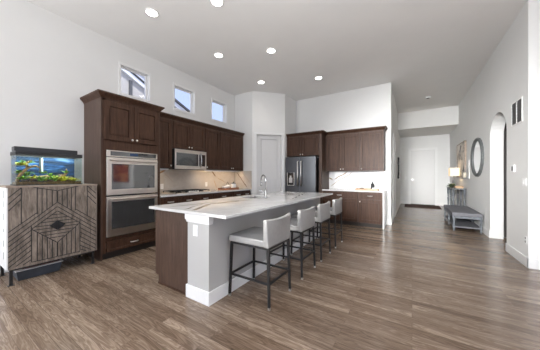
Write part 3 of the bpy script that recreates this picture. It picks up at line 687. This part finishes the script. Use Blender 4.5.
# post capital under the slab
mb = MB()
def capring(z, o, p): return [(-2.016-o-ox, 1.555-p-oy, z), (-1.695+p-ox, 1.555-p-oy, z), (-1.695+p-ox, 1.60-oy, z), (-2.016-o-ox, 1.60-oy, z)]
lv = [(.795, .001, .001), (.798, .010, .008), (.812, .012, .010), (.826, .022, .014), (.829, .026, .016), (.883, .026, .016)]
rr = [[mb.bm.verts.new(p) for p in capring(*q)] for q in lv]
mb.bm.faces.new(rr[0][::-1]); mb.bm.faces.new(rr[-1])
for A, Bq in zip(rr, rr[1:]):
    for k in range(4): mb.bm.faces.new((A[k], A[(k+1) % 4], Bq[(k+1) % 4], Bq[k]))
mb.build('post_capital', M['white'], isl)
op = I(-1.925, -1.855, 1.549, 1.5555, .66, .775).build('outlet_plate', M['plate'], isl, .002, 1)
for z in (.693, .742): I(-1.905, -1.875, 1.547, 1.5495, z-.014, z+.014).build('socket', M['whitewash'], op)
for k in range(4):       # kitchen side doors
    a = 1.63+k*.77
    e = bpy.data.objects.new('cabinet_front', None); COL.objects.link(e); e.parent = isl; e.location = (-2.62-ox, a+.76-oy, 0); e.rotation_euler = (0, 0, -R90)
    for (nm, q) in (('door', (0, .38, .11, .69, (.34, .64))), ('door', (.38, .76, .11, .69, (.42, .64)))):
        front(e, nm, q[0], q[1], q[2], q[3], .065)
    front(e, 'drawer', 0, .76, .70, .87, .042)
# slab with sink cut-out
SX = (-2.705, -2.60, -2.22, -1.44); SY = (1.525, 2.98, 3.55, 4.83); z0, z1 = .884, .914
bm = bmesh.new(); V = {}
for i, x in enumerate(SX):
    for j, y in enumerate(SY):
        for k, z in enumerate((z0, z1)): V[i, j, k] = bm.verts.new((x, y, z))
for i in range(3):
    for j in range(3):
        if (i, j) == (1, 1): continue
        bm.faces.new((V[i, j, 1], V[i+1, j, 1], V[i+1, j+1, 1], V[i, j+1, 1])); bm.faces.new((V[i, j, 0], V[i, j+1, 0], V[i+1, j+1, 0], V[i+1, j, 0]))
for i in range(3):
    for j in (0, 3): bm.faces.new((V[i, j, 0], V[i+1, j, 0], V[i+1, j, 1], V[i, j, 1])); bm.faces.new((V[j, i, 0], V[j, i+1, 0], V[j, i+1, 1], V[j, i, 1]))
for a, b in (((1, 1), (2, 1)), ((2, 1), (2, 2)), ((2, 2), (1, 2)), ((1, 2), (1, 1))):
    bm.faces.new((V[(*a, 0)], V[(*b, 0)], V[(*b, 1)], V[(*a, 1)]))
mb = MB(); mb.bm.free(); mb.bm = bm
tag(mb.build('island_countertop', M['slab'], bevel=.003, seg=2), 'glossy white marble island slab with grey brown veins and a sink cut-out', 'countertop')
sk = thing('sink', 'stainless undermount sink sunk into the island marble', 'sink', (-2.41, 3.265, .884))
a, b = .198, .293; mb = MB()
mb.box(-a, a, -b, b, -.22, -.215).box(-a, -a+.005, -b, b, -.215, -.001).box(a-.005, a, -b, b, -.215, -.001).box(-a, a, -b, -b+.005, -.215, -.001).box(-a, a, b-.005, b, -.215, -.001)
mb.build('basin', M['steel2'], sk)
MB().lathe([(.045, -.215), (.045, -.211), (.03, -.210)], seg=18).build('drain', M['chrome'], sk)
fa = thing('faucet', 'tall chrome gooseneck faucet standing behind the island sink', 'faucet', (-2.12, 3.22, .9145))
MB().lathe([(.032, 0), (.032, .012), (.024, .018), (.024, .13), (.019, .14)], seg=20).build('faucet_base', M['chrome'], fa, smooth=True)
pts = [(0, 0, .13), (0, 0, .30)]
R = .085; dx, dy = -.87, .49
for k in range(1, 13):
    an = PI*k/12; pts.append((dx*R*(1-math.cos(an)), dy*R*(1-math.cos(an)), .30+R*math.sin(an)))
pts.append((dx*2*R, dy*2*R, .25))
MB().tube(pts, .0125, 12).build('gooseneck', M['chrome'], fa, smooth=True)
MB().tube([(dx*2*R, dy*2*R, .26), (dx*2*R, dy*2*R, .19)], [.016, .019], 12).build('spray_head', M['chrome'], fa, smooth=True)
MB().tube([(0, 0, .085), (-.035, -.03, .10), (-.085, -.075, .125)], [.013, .009, .007], 10).build('handle', M['chrome'], fa, smooth=True)

# ------------------------------------------------------------------ stools
def stool(lab):
    t = thing('bar_stool', lab, 'stool', (-1.40, 2.045, 0), 0, 'grey leather bar stools along the island')
    lx, ly, r = .25, .217, .0135
    for sx in (-1, 1):
        for sy in (-1, 1):
            X_, Y_ = sx*lx, sy*ly; k = .93
            lg = MB().hexa([(X_-r*.85, Y_-r*.85, .008), (X_+r*.85, Y_-r*.85, .008), (X_+r*.85, Y_+r*.85, .008), (X_-r*.85, Y_+r*.85, .008),
                           (X_*k-r, Y_*k-r, .585), (X_*k+r, Y_*k-r, .585), (X_*k+r, Y_*k+r, .585), (X_*k-r, Y_*k+r, .585)]).build('leg', M['blackmetal'], t, .002, 1)
            MB().lathe([(.014, 0), (.014, .022)], (X_, Y_, 0), 12).build('foot_glide', M['steel2'], lg)
    def at(z): return 1-.07*(z/.585)
    q = at(.235); rr = .009
    for sy in (-1, 1):
        B(-lx*q, lx*q, sy*ly*q-rr, sy*ly*q+rr, .226, .244).build('foot_rail', M['blackmetal'], t)
    for sx in (-1, 1):
        B(sx*lx*q-rr, sx*lx*q+rr, -ly*q, ly*q, .226, .244).build('foot_rail', M['blackmetal'], t)
    mb = MB(); q = .93
    for sy in (-1, 1): mb.box(-lx*q-.01, lx*q+.01, sy*ly*q-.011, sy*ly*q+.011, .562, .587)
    for sx in (-1, 1): mb.box(sx*lx*q-.011, sx*lx*q+.011, -ly*q, ly*q, .562, .587)
    mb.build('seat_frame', M['blackmetal'], t)
    # upholstered seat: side band with a welted top whose shade is put into its colour
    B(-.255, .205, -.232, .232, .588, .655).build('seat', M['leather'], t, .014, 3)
    # crowned seat top
    n = 8; bm_ = MB(); g_ = {}
    for i in range(n+1):
        for j in range(n+1):
            u = i/n*2-1; v_ = j/n*2-1
            g_[i, j] = bm_.bm.verts.new((-.025+u*.222, v_*.225, .655+.020*(1-u**4)*(1-v_**4)+.001))
    lo = {}
    for i in range(n):
        for j in range(n): bm_.bm.faces.new((g_[i, j], g_[i+1, j], g_[i+1, j+1], g_[i, j+1]))
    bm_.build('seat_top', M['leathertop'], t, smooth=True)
    # backrest, curved in plan and leaning out a little
    n = 8; mb = MB(); cols = []
    prof = [(0, .0), (.5, .02), (1, .045)]
    for j in range(n+1):
        v_ = j/n*2-1; y = v_; ring = []
        for (s, lean) in ((0, 0), (.33, .008), (.66, .02), (1, .035)):
            wdt = .232+.022*s; z = .585+.265*s+.012*(v_*v_)*s
            bow = -.028*v_*v_
            ring.append((.195+lean+bow*s, y*wdt, z))
        cols.append(ring)
    th = .058
    F_ = [[mb.bm.verts.new(p) for p in r__] for r__ in cols]; K_ = [[mb.bm.verts.new((p[0]+th*(1-.25*i/3), p[1], p[2])) for i, p in enumerate(r__)] for r__ in cols]
    m = 4
    for j in range(n):
        for i in range(m-1):
            mb.bm.faces.new((F_[j][i], F_[j+1][i], F_[j+1][i+1], F_[j][i+1])); mb.bm.faces.new((K_[j][i], K_[j][i+1], K_[j+1][i+1], K_[j+1][i]))
        mb.bm.faces.new((F_[j][0], K_[j][0], K_[j+1][0], F_[j+1][0])); mb.bm.faces.new((F_[j][m-1], F_[j+1][m-1], K_[j+1][m-1], K_[j][m-1]))
    for j in (0, n):
        for i in range(m-1): mb.bm.faces.new((F_[j][i], F_[j][i+1], K_[j][i+1], K_[j][i]))
    mb.build('backrest', M['leather'], t, .012, 3)
    return t
labs = ['grey leather bar stool nearest the camera at the island corner', 'second grey leather bar stool from the camera along the island',
        'third grey leather bar stool from the camera, between two others', 'farthest grey leather bar stool, closest to the refrigerator wall']
s0 = None
for i, (y, x) in enumerate(((2.03, -1.405), (2.79, -1.405), (3.49, -1.405), (4.24, -1.405))):
    if s0 is None: s0 = stool(labs[0]); o = s0
    else: o = dup(s0); o['label'] = labs[i]
    o.location = (x, y, 0)

# ------------------------------------------------------------------ aquarium stand
SW = .878; SH0, SH1 = .19, 1.163
st = thing('carved_cabinet', 'weathered grey cabinet with black carved chevron lines under the aquarium', 'cabinet', (-3.93, .567, 0), R90)
B(0.012, SW-.012, .022, .545, SH0, SH1-.02).build('cabinet_body', M['barn'], st)
B(0, .0118, .0, .55, SH0, SH1-.021).build('side_panel', M['whitewash'], st)
B(SW-.0118, SW, .0, .55, SH0, SH1-.021).build('side_panel', M['barn'], st)
B(-.004, SW+.004, -.006, .555, SH1-.02, SH1).build('cabinet_top', M['barntop'], st, .002, 1)
dl = B(.013, SW/2-.001, 0, .0215, SH0, SH1-.021).build('door', M['barn'], st)
dr = B(SW/2+.001, SW-.013, 0, .0215, SH0, SH1-.021).build('door', M['barn'], st)
H_ = SH1-.021-SH0
def seg2(mb, a0, t0, a1, t1, wd=.0045):
    x0, z0, x1, z1 = SW/2+a0*(SW/2-.014), SH0+t0*H_, SW/2+a1*(SW/2-.014), SH0+t1*H_
    L = math.hypot(x1-x0, z1-z0); nx, nz = -(z1-z0)/L*wd, (x1-x0)/L*wd
    p = [(x0+nx, z0+nz), (x0-nx, z0-nz), (x1-nx, z1-nz), (x1+nx, z1+nz)]
    mb.prism(p, -.0012, .001, 'y')
L_ = [(-.756, 1, -.756, .55), (-.44, 1, -.44, .65), (-.34, .985, -.34, .66), (-.235, .97, -.235, .70), (-.115, .95, -.115, .74), (0, .94, 0, .79),
      (-.52, 1, 0, .945), (0, .785, -1, .40), (0, .725, -1, .34), (-.44, .67, -1, .46), (-1, .285, -.558, .452), (-1, .22, -.558, .39), (-1, .155, -.558, .325), (-1, .09, -.558, .262),
      (-1, .03, -.558, .197), (-.86, .03, -.558, .13), (-.72, .03, -.558, .075), (-.558, .50, -.558, .04), (-1, .88, -.756, 1), (-1, .80, -.756, .93), (-1, .72, -.756, .855),
      (0, .665, -.558, .462), (-.558, .462, 0, .235), (0, .62, -.12, .62), (0, .575, -.25, .575), (0, .53, -.37, .53), (-.09, .485, -.48, .485), (-.09, .445, -.5, .445), (0, .40, -.39, .40), (0, .355, -.28, .355), (0, .31, -.17, .31),
      (-.44, .41, -.44, .04), (-.335, .365, -.335, .04), (-.225, .32, -.225, .04), (-.115, .275, -.115, .04), (-.558, .04, 0, .04), (0, .235, 0, .04)]
ml, mr = MB(), MB()
for (a0, t0, a1, t1) in L_:
    seg2(ml, a0 if a0 else -.006, t0, a1 if a1 else -.006, t1); seg2(mr, -a0 if a0 else .006, t0, -a1 if a1 else .006, t1)
ml.build('groove_inlay', M['slate'], dl); mr.build('groove_inlay', M['slate'], dr)
zc = SH0+.475*H_
MB().prism([(SW/2-.078, zc), (SW/2-.002, zc-.062), (SW/2-.002, zc+.062)], -.022, -.0015, 'y').build('handle', M['black'], dl, .003, 1)
MB().prism([(SW/2+.002, zc-.062), (SW/2+.078, zc), (SW/2+.002, zc+.062)], -.022, -.0015, 'y').build('handle', M['black'], dr, .003, 1)
mb = MB()
for (za, zb) in ((1.02, 1.11), (.91, .985), (.76, .84), (.62, .66), (.45, .52), (.30, .38)): mb.box(-.0015, .0, .135, .145, za, zb)
mb.build('side_slot', M['slate'], st)
for (x, y) in ((.04, .03), (SW-.04, .03), (.04, .52), (SW-.04, .52)):
    MB().box(x-.014, x+.014, y-.014, y+.014, .006, SH0-.001).box(x-.028, x+.028, y-.022, y+.022, 0, .006).build('leg', M['blackmetal'], st, .002, 1)
for y in (.02, .51): B(.056, SW-.056, y, y+.02, SH0-.022, SH0-.001).build('base_rail', M['blackmetal'], st)
# aquarium
TW, TD, TH = .64, .28, .43
aq = thing('aquarium', 'glass aquarium with black lid, plants and driftwood on the carved cabinet', 'aquarium', (-4.03, .658, 1.1635), R90)
gt = .006
B(0, TW, 0, gt, .012, TH-.03).build('glass_front', M['tank'], aq)
B(0, TW, TD-gt, TD, .012, TH-.03).build('glass_back', M['tank'], aq)
B(0, gt, gt, TD-gt, .012, TH-.03).build('glass_side', M['tank'], aq)
B(TW-gt, TW, gt, TD-gt, .012, TH-.03).build('glass_side', M['tank'], aq)
B(-.004, TW+.004, -.004, TD+.004, 0, .012).build('bottom_frame', M['black'], aq)
mb = MB().box(-.004, TW+.004, -.004, .012, TH-.055, TH-.022).box(-.004, TW+.004, TD-.012, TD+.004, TH-.055, TH-.022).box(-.004, .012, .012, TD-.012, TH-.055, TH-.022).box(TW-.012, TW+.004, .012, TD-.012, TH-.055, TH-.022)
mb.build('top_frame', M['black'], aq)
MB().box(-.004, TW+.004, -.004, TD+.004, TH-.021, TH-.006).build('lid', M['grip'], aq, .002, 1)
MB().box(-.01, TW-.04, .03, .17, TH-.005, TH+.05).build('light_hood', M['grip'], aq, .006)
B(.02, TW-.06, .05, .15, TH-.0235, TH-.0215).build('light_strip', M['plate'], aq)
l = bpy.data.lights.new('tank_light', 'AREA'); l.shape = 'RECTANGLE'; l.size = .56; l.size_y = .1; l.energy = 2.6; l.color = (1, .98, .9)
o = bpy.data.objects.new('tank_light', l); COL.objects.link(o); o.parent = aq; o.location = (TW/2, TD/2, TH-.027)
B(gt, TW-gt, TD-.012, TD-.0065, .0125, TH-.057).build('backdrop', M['backdrop'], aq)
B(gt+.002, TW-gt-.002, gt+.002, TD-.014, .0125, .045).build('gravel', M['gravel'], aq)['kind'] = 'stuff'
B(gt+.001, TW-gt-.001, gt+.001, TD-.013, .355, .3555).build('water_surface', M['water'], aq)
B(.255, .275, TD-.05, TD-.013, .16, .36).build('filter_tube', M['vent'], aq)
B(.27, .285, TD-.055, TD-.05, .16, .36).build('thermometer', M['ceramic'], aq)
rnd_ = random.Random(3)
mb = MB()   # driftwood arching across the left half
mb.tube([(.03, .12, .05), (.06, .14, .14), (.12, .13, .22), (.19, .12, .25), (.24, .11, .22)], [.022, .018, .016, .013, .008], 8)
mb.tube([(.12, .13, .22), (.10, .10, .28), (.15, .08, .32)], [.013, .010, .005], 7)
mb.tube([(.10, .11, .05), (.20, .10, .10), (.30, .12, .115), (.38, .10, .09)], [.018, .018, .014, .008], 8)
mb.tube([(.40, .14, .05), (.46, .12, .12), (.52, .15, .16), (.50, .13, .22)], [.022, .018, .012, .006], 8)
for v_ in mb.bm.verts: v_.co += Vector((rnd_.uniform(-1, 1), rnd_.uniform(-1, 1), rnd_.uniform(-1, 1)))*.003
mb.build('driftwood', M['drift'], aq, smooth=True)
for (x, y, r, q) in ((.09, .08, .04, .7), (.20, .17, .05, .8), (.33, .08, .035, .6), (.46, .18, .065, 1.1), (.57, .17, .05, .9), (.50, .07, .03, .6)):
    MB().blob((x, y, .045+r*q*.5), r, 2, .16, (1, .8, q)).build('rock', M['rock'], aq)
def clump(cx, cy, cz, n, L, wd, mat, up=.8, spread=1.0):
    mb = MB()
    for k in range(n):
        a = rnd_.uniform(0, 2*PI); mb.leaf((cx+rnd_.uniform(-.02, .02), cy+rnd_.uniform(-.015, .015), cz), (math.cos(a)*spread, math.sin(a)*spread*.6, up*rnd_.uniform(.6, 1.6)), L*rnd_.uniform(.6, 1.1), wd, .3)
    for v_ in mb.bm.verts:
        v_.co.x = min(max(v_.co.x, .012), TW-.012); v_.co.y = min(max(v_.co.y, .012), TD-.02); v_.co.z = min(max(v_.co.z, .046), .35)
    mb.build('aquatic_plant', M[mat], aq, smooth=True)
clump(.05, .10, .25, 26, .10, .03, 'yellow', .4); clump(.11, .15, .28, 22, .09, .028, 'green', .5); clump(.06, .07, .07, 26, .09, .03, 'green', .8)
clump(.16, .08, .08, 20, .09, .022, 'yellow', .8); clump(.24, .09, .06, 16, .08, .02, 'green', .9); clump(.34, .13, .07, 24, .13, .016, 'green', 1.5, .6)
clump(.39, .09, .06, 18, .10, .016, 'yellow', 1.3, .7); clump(.57, .07, .05, 30, .10, .014, 'yellow', .6); clump(.50, .12, .16, 16, .07, .015, 'green', .8); clump(.28, .17, .15, 14, .07, .02, 'green', .8)
clump(.05, .16, .15, 22, .09, .03, 'green', .6)
for (x, y, z, m_) in ((.20, .2, .05, 'green'), (.30, .2, .05, 'yellow'), (.42, .2, .06, 'green'), (.12, .2, .12, 'green'), (.36, .06, .05, 'green'), (.45, .06, .05, 'yellow'), (.22, .05, .05, 'green')):
    clump(x, y, z, 26, .12, .014, m_, 1.0, .8)
# storage under the stand
t = thing('storage_bin', 'low dark slate bin with reddish folded cloth on the floor below the stand', 'bin', (-4.05, .66, 0), R90)
mb = MB().hexa([(.02, .0, 0), (.40, .0, 0), (.40, .30, 0), (.02, .30, 0), (0, -.02, .12), (.42, -.02, .12), (.42, .32, .12), (0, .32, .12)]); mb.build('bin_body', M['blue'], t, .006)
MB().box(-.01, .43, -.03, .33, .1205, .132).build('rim', M['ceramic'], t, .003, 1)
MB().box(.05, .40, .0, .29, .1325, .158).build('cloth', M['red'], t, .008)

# ------------------------------------------------------------------ right wall fittings
R270 = -PI/2   # local -y faces -X ... local x -> -Y
def onright(name, lab, cat, y, z): return thing(name, lab, cat, (RX-.0005, y, z), R270)
t = onright('wall_vent', 'white framed return air vent with dark slats high on the right wall', 'vent', 4.957, 2.263)
hw_, hh = .205, .185
MB().box(-hw_, hw_, -.012, 0, hh-.018, hh).box(-hw_, hw_, -.012, 0, -hh, -hh+.018).box(-hw_, -hw_+.012, -.012, 0, -hh, hh).box(hw_-.012, hw_, -.012, 0, -hh, hh).box(-.007, .007, -.012, 0, -hh, hh).build('frame', M['plate'], t, .002, 1)
B(-hw_+.012, hw_-.012, -.004, -.0005, -hh+.02, hh-.02).build('backing', M['vent'], t)
mb = MB()
for k in range(14):
    z = -hh+.035+k*.0235
    for (a, b) in ((-hw_+.012, -.007), (.007, hw_-.012)): mb.box(a, b, -.010, -.004, z, z+.007)
mb.build('slat', M['vent'], t)
t = onright('thermostat', 'small white thermostat with grey screen below the vent', 'thermostat', 5.10, 1.40)
B(-.075, .075, -.025, 0, -.058, .058).build('housing', M['plate'], t, .006)
B(.0, .06, -.027, -.0245, -.035, .035).build('screen', M['vent'], t)
t = onright('light_switch', 'white double light switch plate between the thermostat and wall corner', 'switch', 4.69, 1.195)
B(-.07, .07, -.006, 0, -.06, .06).build('cover_plate', M['plate'], t, .002, 1)
for x in (-.03, .03): B(x-.014, x+.014, -.010, -.0055, -.032, .032).build('rocker', M['whitewash'], t, .001, 1)
t = onright('outlet', 'white outlet plate low on the right wall above the baseboard', 'outlet', 4.645, .375)
B(-.036, .036, -.006, 0, -.057, .057).build('cover_plate', M['plate'], t, .002, 1)
for z in (-.024, .024): B(-.014, .014, -.008, -.0055, z-.014, z+.014).build('socket', M['vent'], t)
t = thing('light_switch', 'white light switch plate left of the front door', 'switch', (-.24, FY-.0005, 1.2))
B(-.04, .04, -.006, 0, -.06, .06).build('cover_plate', M['plate'], t, .002, 1); B(-.014, .014, -.010, -.0055, -.032, .032).build('rocker', M['whitewash'], t)

# painting on the wall that turns the corner, seen only as a reflection in the upper oven door
t = thing('painting', 'abstract red and orange painting mirrored in the upper oven glass', 'artwork', (2.3, 4.5695, 1.42))
g = NG('red_painting'); g.l(g.ramp(g.noise(g.coord((1, 1, 3)), 1.6, 3, .5, .4), [(.35, (.25, .03, .05)), (.5, (.60, .10, .04)), (.62, (.85, .35, .10)), (.75, (.16, .08, .20))]), g.b.inputs['Base Color'])
M['redart'] = g.m
B(-.63, .63, -.03, 0, -.36, .36).build('canvas', M['redart'], t)
MB().box(-.65, -.63, -.035, 0, -.38, .38).box(.63, .65, -.035, 0, -.38, .38).box(-.63, .63, -.035, 0, .36, .38).box(-.63, .63, -.035, 0, -.38, -.36).build('frame', M['black'], t)
# mirror
t = onright('wall_mirror', 'large oval mirror in a dark grey ribbed frame on the right wall', 'mirror', 7.38, 1.745)
ra, rb = .55, .47; mb = MB(); n = 48
pts = []
rings = []
prof = [(1.0, 0), (1.0, -.035), (.955, -.055), (.90, -.052), (.845, -.035), (.84, 0)]
for k in range(n):
    a = 2*PI*k/n; rb_ = 1+(.012 if k % 2 else -.004)
    rings.append([mb.bm.verts.new((ra*(1-(1-s)*.75)*math.cos(a)*(rb_ if s > .9 else 1), y, rb*(1-(1-s))*math.sin(a)*(rb_ if s > .9 else 1))) for s, y in prof])
for k in range(n):
    A, Bq = rings[k], rings[(k+1) % n]
    for i in range(len(prof)): mb.bm.faces.new((A[i], A[(i+1) % len(prof)], Bq[(i+1) % len(prof)], Bq[i]))
mb.build('frame', M['mirframe'], t)
mb = MB(); mb.prism([(ra*.885*math.cos(2*PI*k/40), rb*.845*math.sin(2*PI*k/40)) for k in range(40)], -.022, -.004, 'y'); mb.build('mirror_glass', M['mirror'], t)
# artwork panel
t = onright('wall_art', 'tall pale panel artwork with dark spots and brown edge behind the lamp', 'artwork', 9.45, 1.80)
B(-.66, .66, -.04, 0, -.53, .53).build('canvas', M['art'], t)
MB().box(-.68, -.66, -.05, 0, -.55, .55).box(.66, .68, -.05, 0, -.55, .55).box(-.68, .68, -.05, 0, .53, .55).box(-.68, .68, -.05, 0, -.55, -.53).build('frame', M['barntop'], t)
# sconce
t = onright('candle_sconce', 'slim glass and metal candle sconce between artwork and mirror', 'sconce', 8.50, 1.48)
B(-.14, .14, -.012, 0, -.27, .27).build('backplate', M['whitewash'], t, .002, 1)
B(-.11, .11, -.14, -.012, -.26, -.245).build('shelf', M['greywood'], t)
MB().lathe([(.055, -.244), (.06, -.24), (.06, .02), (.057, .02), (.057, -.238), (.052, -.242)], (0, -.08, 0), 20).build('glass_cylinder', M['glass'], t, smooth=True)
MB().lathe([(.038, -.237), (.038, -.09), (.03, -.086)], (0, -.08, 0), 18).build('candle', M['cream'], t, smooth=True)
# console table
CX0, CX1, CY0, CY1, CZ = 1.02, 1.35, 8.65, 9.90, .92
t = thing('console_table', 'tall blue grey washed console table with turned legs behind the bench', 'table', (1.185, 9.275, 0))
hx, hy = (CX1-CX0)/2, (CY1-CY0)/2
B(-hx, hx, -hy, hy, CZ-.035, CZ).build('table_top', M['greywood'], t, .006)
def arch_apron(y0, y1, x, th):
    m = MB(); n = 10
    for k in range(n):
        a0, a1 = k/n, (k+1)/n
        f_ = lambda a: CZ-.06-.10*abs(2*a-1)**2.2
        m.hexa([(x-th, y0+(y1-y0)*a0, f_(a0)), (x+th, y0+(y1-y0)*a0, f_(a0)), (x+th, y0+(y1-y0)*a1, f_(a1)), (x-th, y0+(y1-y0)*a1, f_(a1)),
                (x-th, y0+(y1-y0)*a0, CZ-.036), (x+th, y0+(y1-y0)*a0, CZ-.036), (x+th, y0+(y1-y0)*a1, CZ-.036), (x-th, y0+(y1-y0)*a1, CZ-.036)])
    return m
yy = [-hy+.05, 0, hy-.05]
for x in (-hx+.035, hx-.035):
    for a, b in zip(yy, yy[1:]): arch_apron(a, b, x, .009).build('apron', M['greywood'], t)
turn = [(.028, .10), (.028, .20), (.016, .22), (.026, .26), (.017, .30), (.024, .45), (.026, .55), (.015, .60), (.026, .63), (.016, .66), (.028, .70), (.028, .86)]
for y in yy:
    for x in (-hx+.035, hx-.035):
        MB().lathe([(.02, 0), (.026, .03), (.016, .06)]+turn+[(.028, CZ-.037)], (x, y, 0), 12).build('leg', M['greywood'], t, smooth=True)
B(-hx+.02, hx-.02, -hy+.02, hy-.02, .12, .145).build('lower_shelf', M['greywood'], t)
# things on the console
t = thing('table_lamp', 'lit table lamp with rectangular cream shade on the console table', 'lamp', (1.18, 9.62, CZ+.0005))
MB().lathe([(.07, 0), (.07, .012), (.02, .02), (.03, .06), (.05, .12), (.045, .18), (.02, .24), (.008, .26), (.008, .38)], seg=20).build('lamp_base', M['greywood'], t, smooth=True)
m = MB(); a, b, c_, e = .165, .16, .37, .64
q0 = [(-a*.72, -b, c_), (a*.72, -b, c_), (a*.72, b, c_), (-a*.72, b, c_)]; th = .004
for (u0, u1) in (((-a*.75, -b*1.0), (a*.75, -b*1.0)), ((a*.75, -b), (a*.75, b)), ((a*.75, b), (-a*.75, b)), ((-a*.75, b), (-a*.75, -b))):
    x0, x1 = sorted((u0[0], u1[0])); y0, y1 = sorted((u0[1], u1[1])); m.box(x0-th, x1+th, y0-th, y1+th, c_, e)
m.build('lamp_shade', M['shade'], t)
l = bpy.data.lights.new('bulb', 'POINT'); l.energy = 1.6; l.color = (1, .74, .44); l.shadow_soft_size = .05
o = bpy.data.objects.new('bulb', l); COL.objects.link(o); o.parent = t; o.location = (0, 0, .50)
t = thing('potted_plant', 'small dark green leafy plant in a bowl beside the table lamp', 'plant', (1.10, 9.38, CZ+.0005))
MB().lathe([(.045, 0), (.06, .02), (.07, .06), (.06, .06), (.05, .045)], seg=18).build('bowl', M['grip'], t, smooth=True)
m = MB()
for k in range(80):
    a = random.uniform(0, 2*PI); m.leaf((0, 0, .055), (math.cos(a), math.sin(a), random.uniform(.2, 1.4)), random.uniform(.11, .19), .045, .4)
m.build('foliage', M['plantg'], t, smooth=True)
t = thing('wooden_box', 'tan wooden box on the near end of the console table', 'box', (1.20, 8.85, CZ+.0005))
B(-.09, .09, -.13, .13, 0, .05).build('box_body', M['tan'], t, .004); B(-.093, .093, -.133, .133, .051, .066).build('lid', M['tan'], t, .004)

# bench
BX0, BX1, BY0, BY1 = .80, 1.345, 6.76, 8.50
t = thing('bench', 'grey upholstered entry bench with turned washed legs and lower shelf', 'bench', ((BX0+BX1)/2, (BY0+BY1)/2, 0))
hx, hy = (BX1-BX0)/2, (BY1-BY0)/2
B(-hx, hx, -hy, hy, .355, .435).build('seat_cushion', M['cushion'], t, .02, 3)
m = MB().box(-hx+.01, hx-.01, -hy+.01, -hy+.03, .30, .354).box(-hx+.01, hx-.01, hy-.03, hy-.01, .30, .354).box(-hx+.01, -hx+.03, -hy+.03, hy-.03, .30, .354).box(hx-.03, hx-.01, -hy+.03, hy-.03, .30, .354)
m.build('apron', M['greywood'], t, .002, 1)
for (x, y) in ((-1, -1), (1, -1), (-1, 1), (1, 1), (-1, 0), (1, 0)):
    MB().lathe([(.018, 0), (.024, .025), (.015, .045), (.028, .075), (.028, .14), (.016, .155), (.024, .18), (.018, .21), (.022, .26), (.028, .28), (.028, .354)], (x*(hx-.035), y*(hy-.035), 0), 14).build('leg', M['greywood'], t, smooth=True)
B(-hx+.02, hx-.02, -hy+.02, hy-.02, .085, .115).build('lower_shelf', M['cushion'], t, .003, 1)
# dark metal wall decor on the hall's left wall
t = thing('wall_decor', 'dark branching metal decor on the left wall of the hall', 'wall decor', (HX+.0005, 9.9, 1.6), R90)
m = MB(); rr_ = random.Random(5)
for k in range(9):
    z = -.36+k*.09; x = rr_.uniform(-.12, .12)
    m.blob((x, -.03, z), .085, 2, .2, (1.3, .3, .62))
for k in range(3): m.tube([(-.12+k*.12, -.01, -.40), (-.06+k*.06, -.03, 0), (.08-k*.1, -.02, .40)], .014, 6)
m.build('metal_leaves', M['black'], t)
# doormat
tag(B(-.27, .98, 10.95, 12.15, .0005, .012).build('entry_rug', M['rug']), 'dark reddish brown rug on the floor before the front door', 'rug')
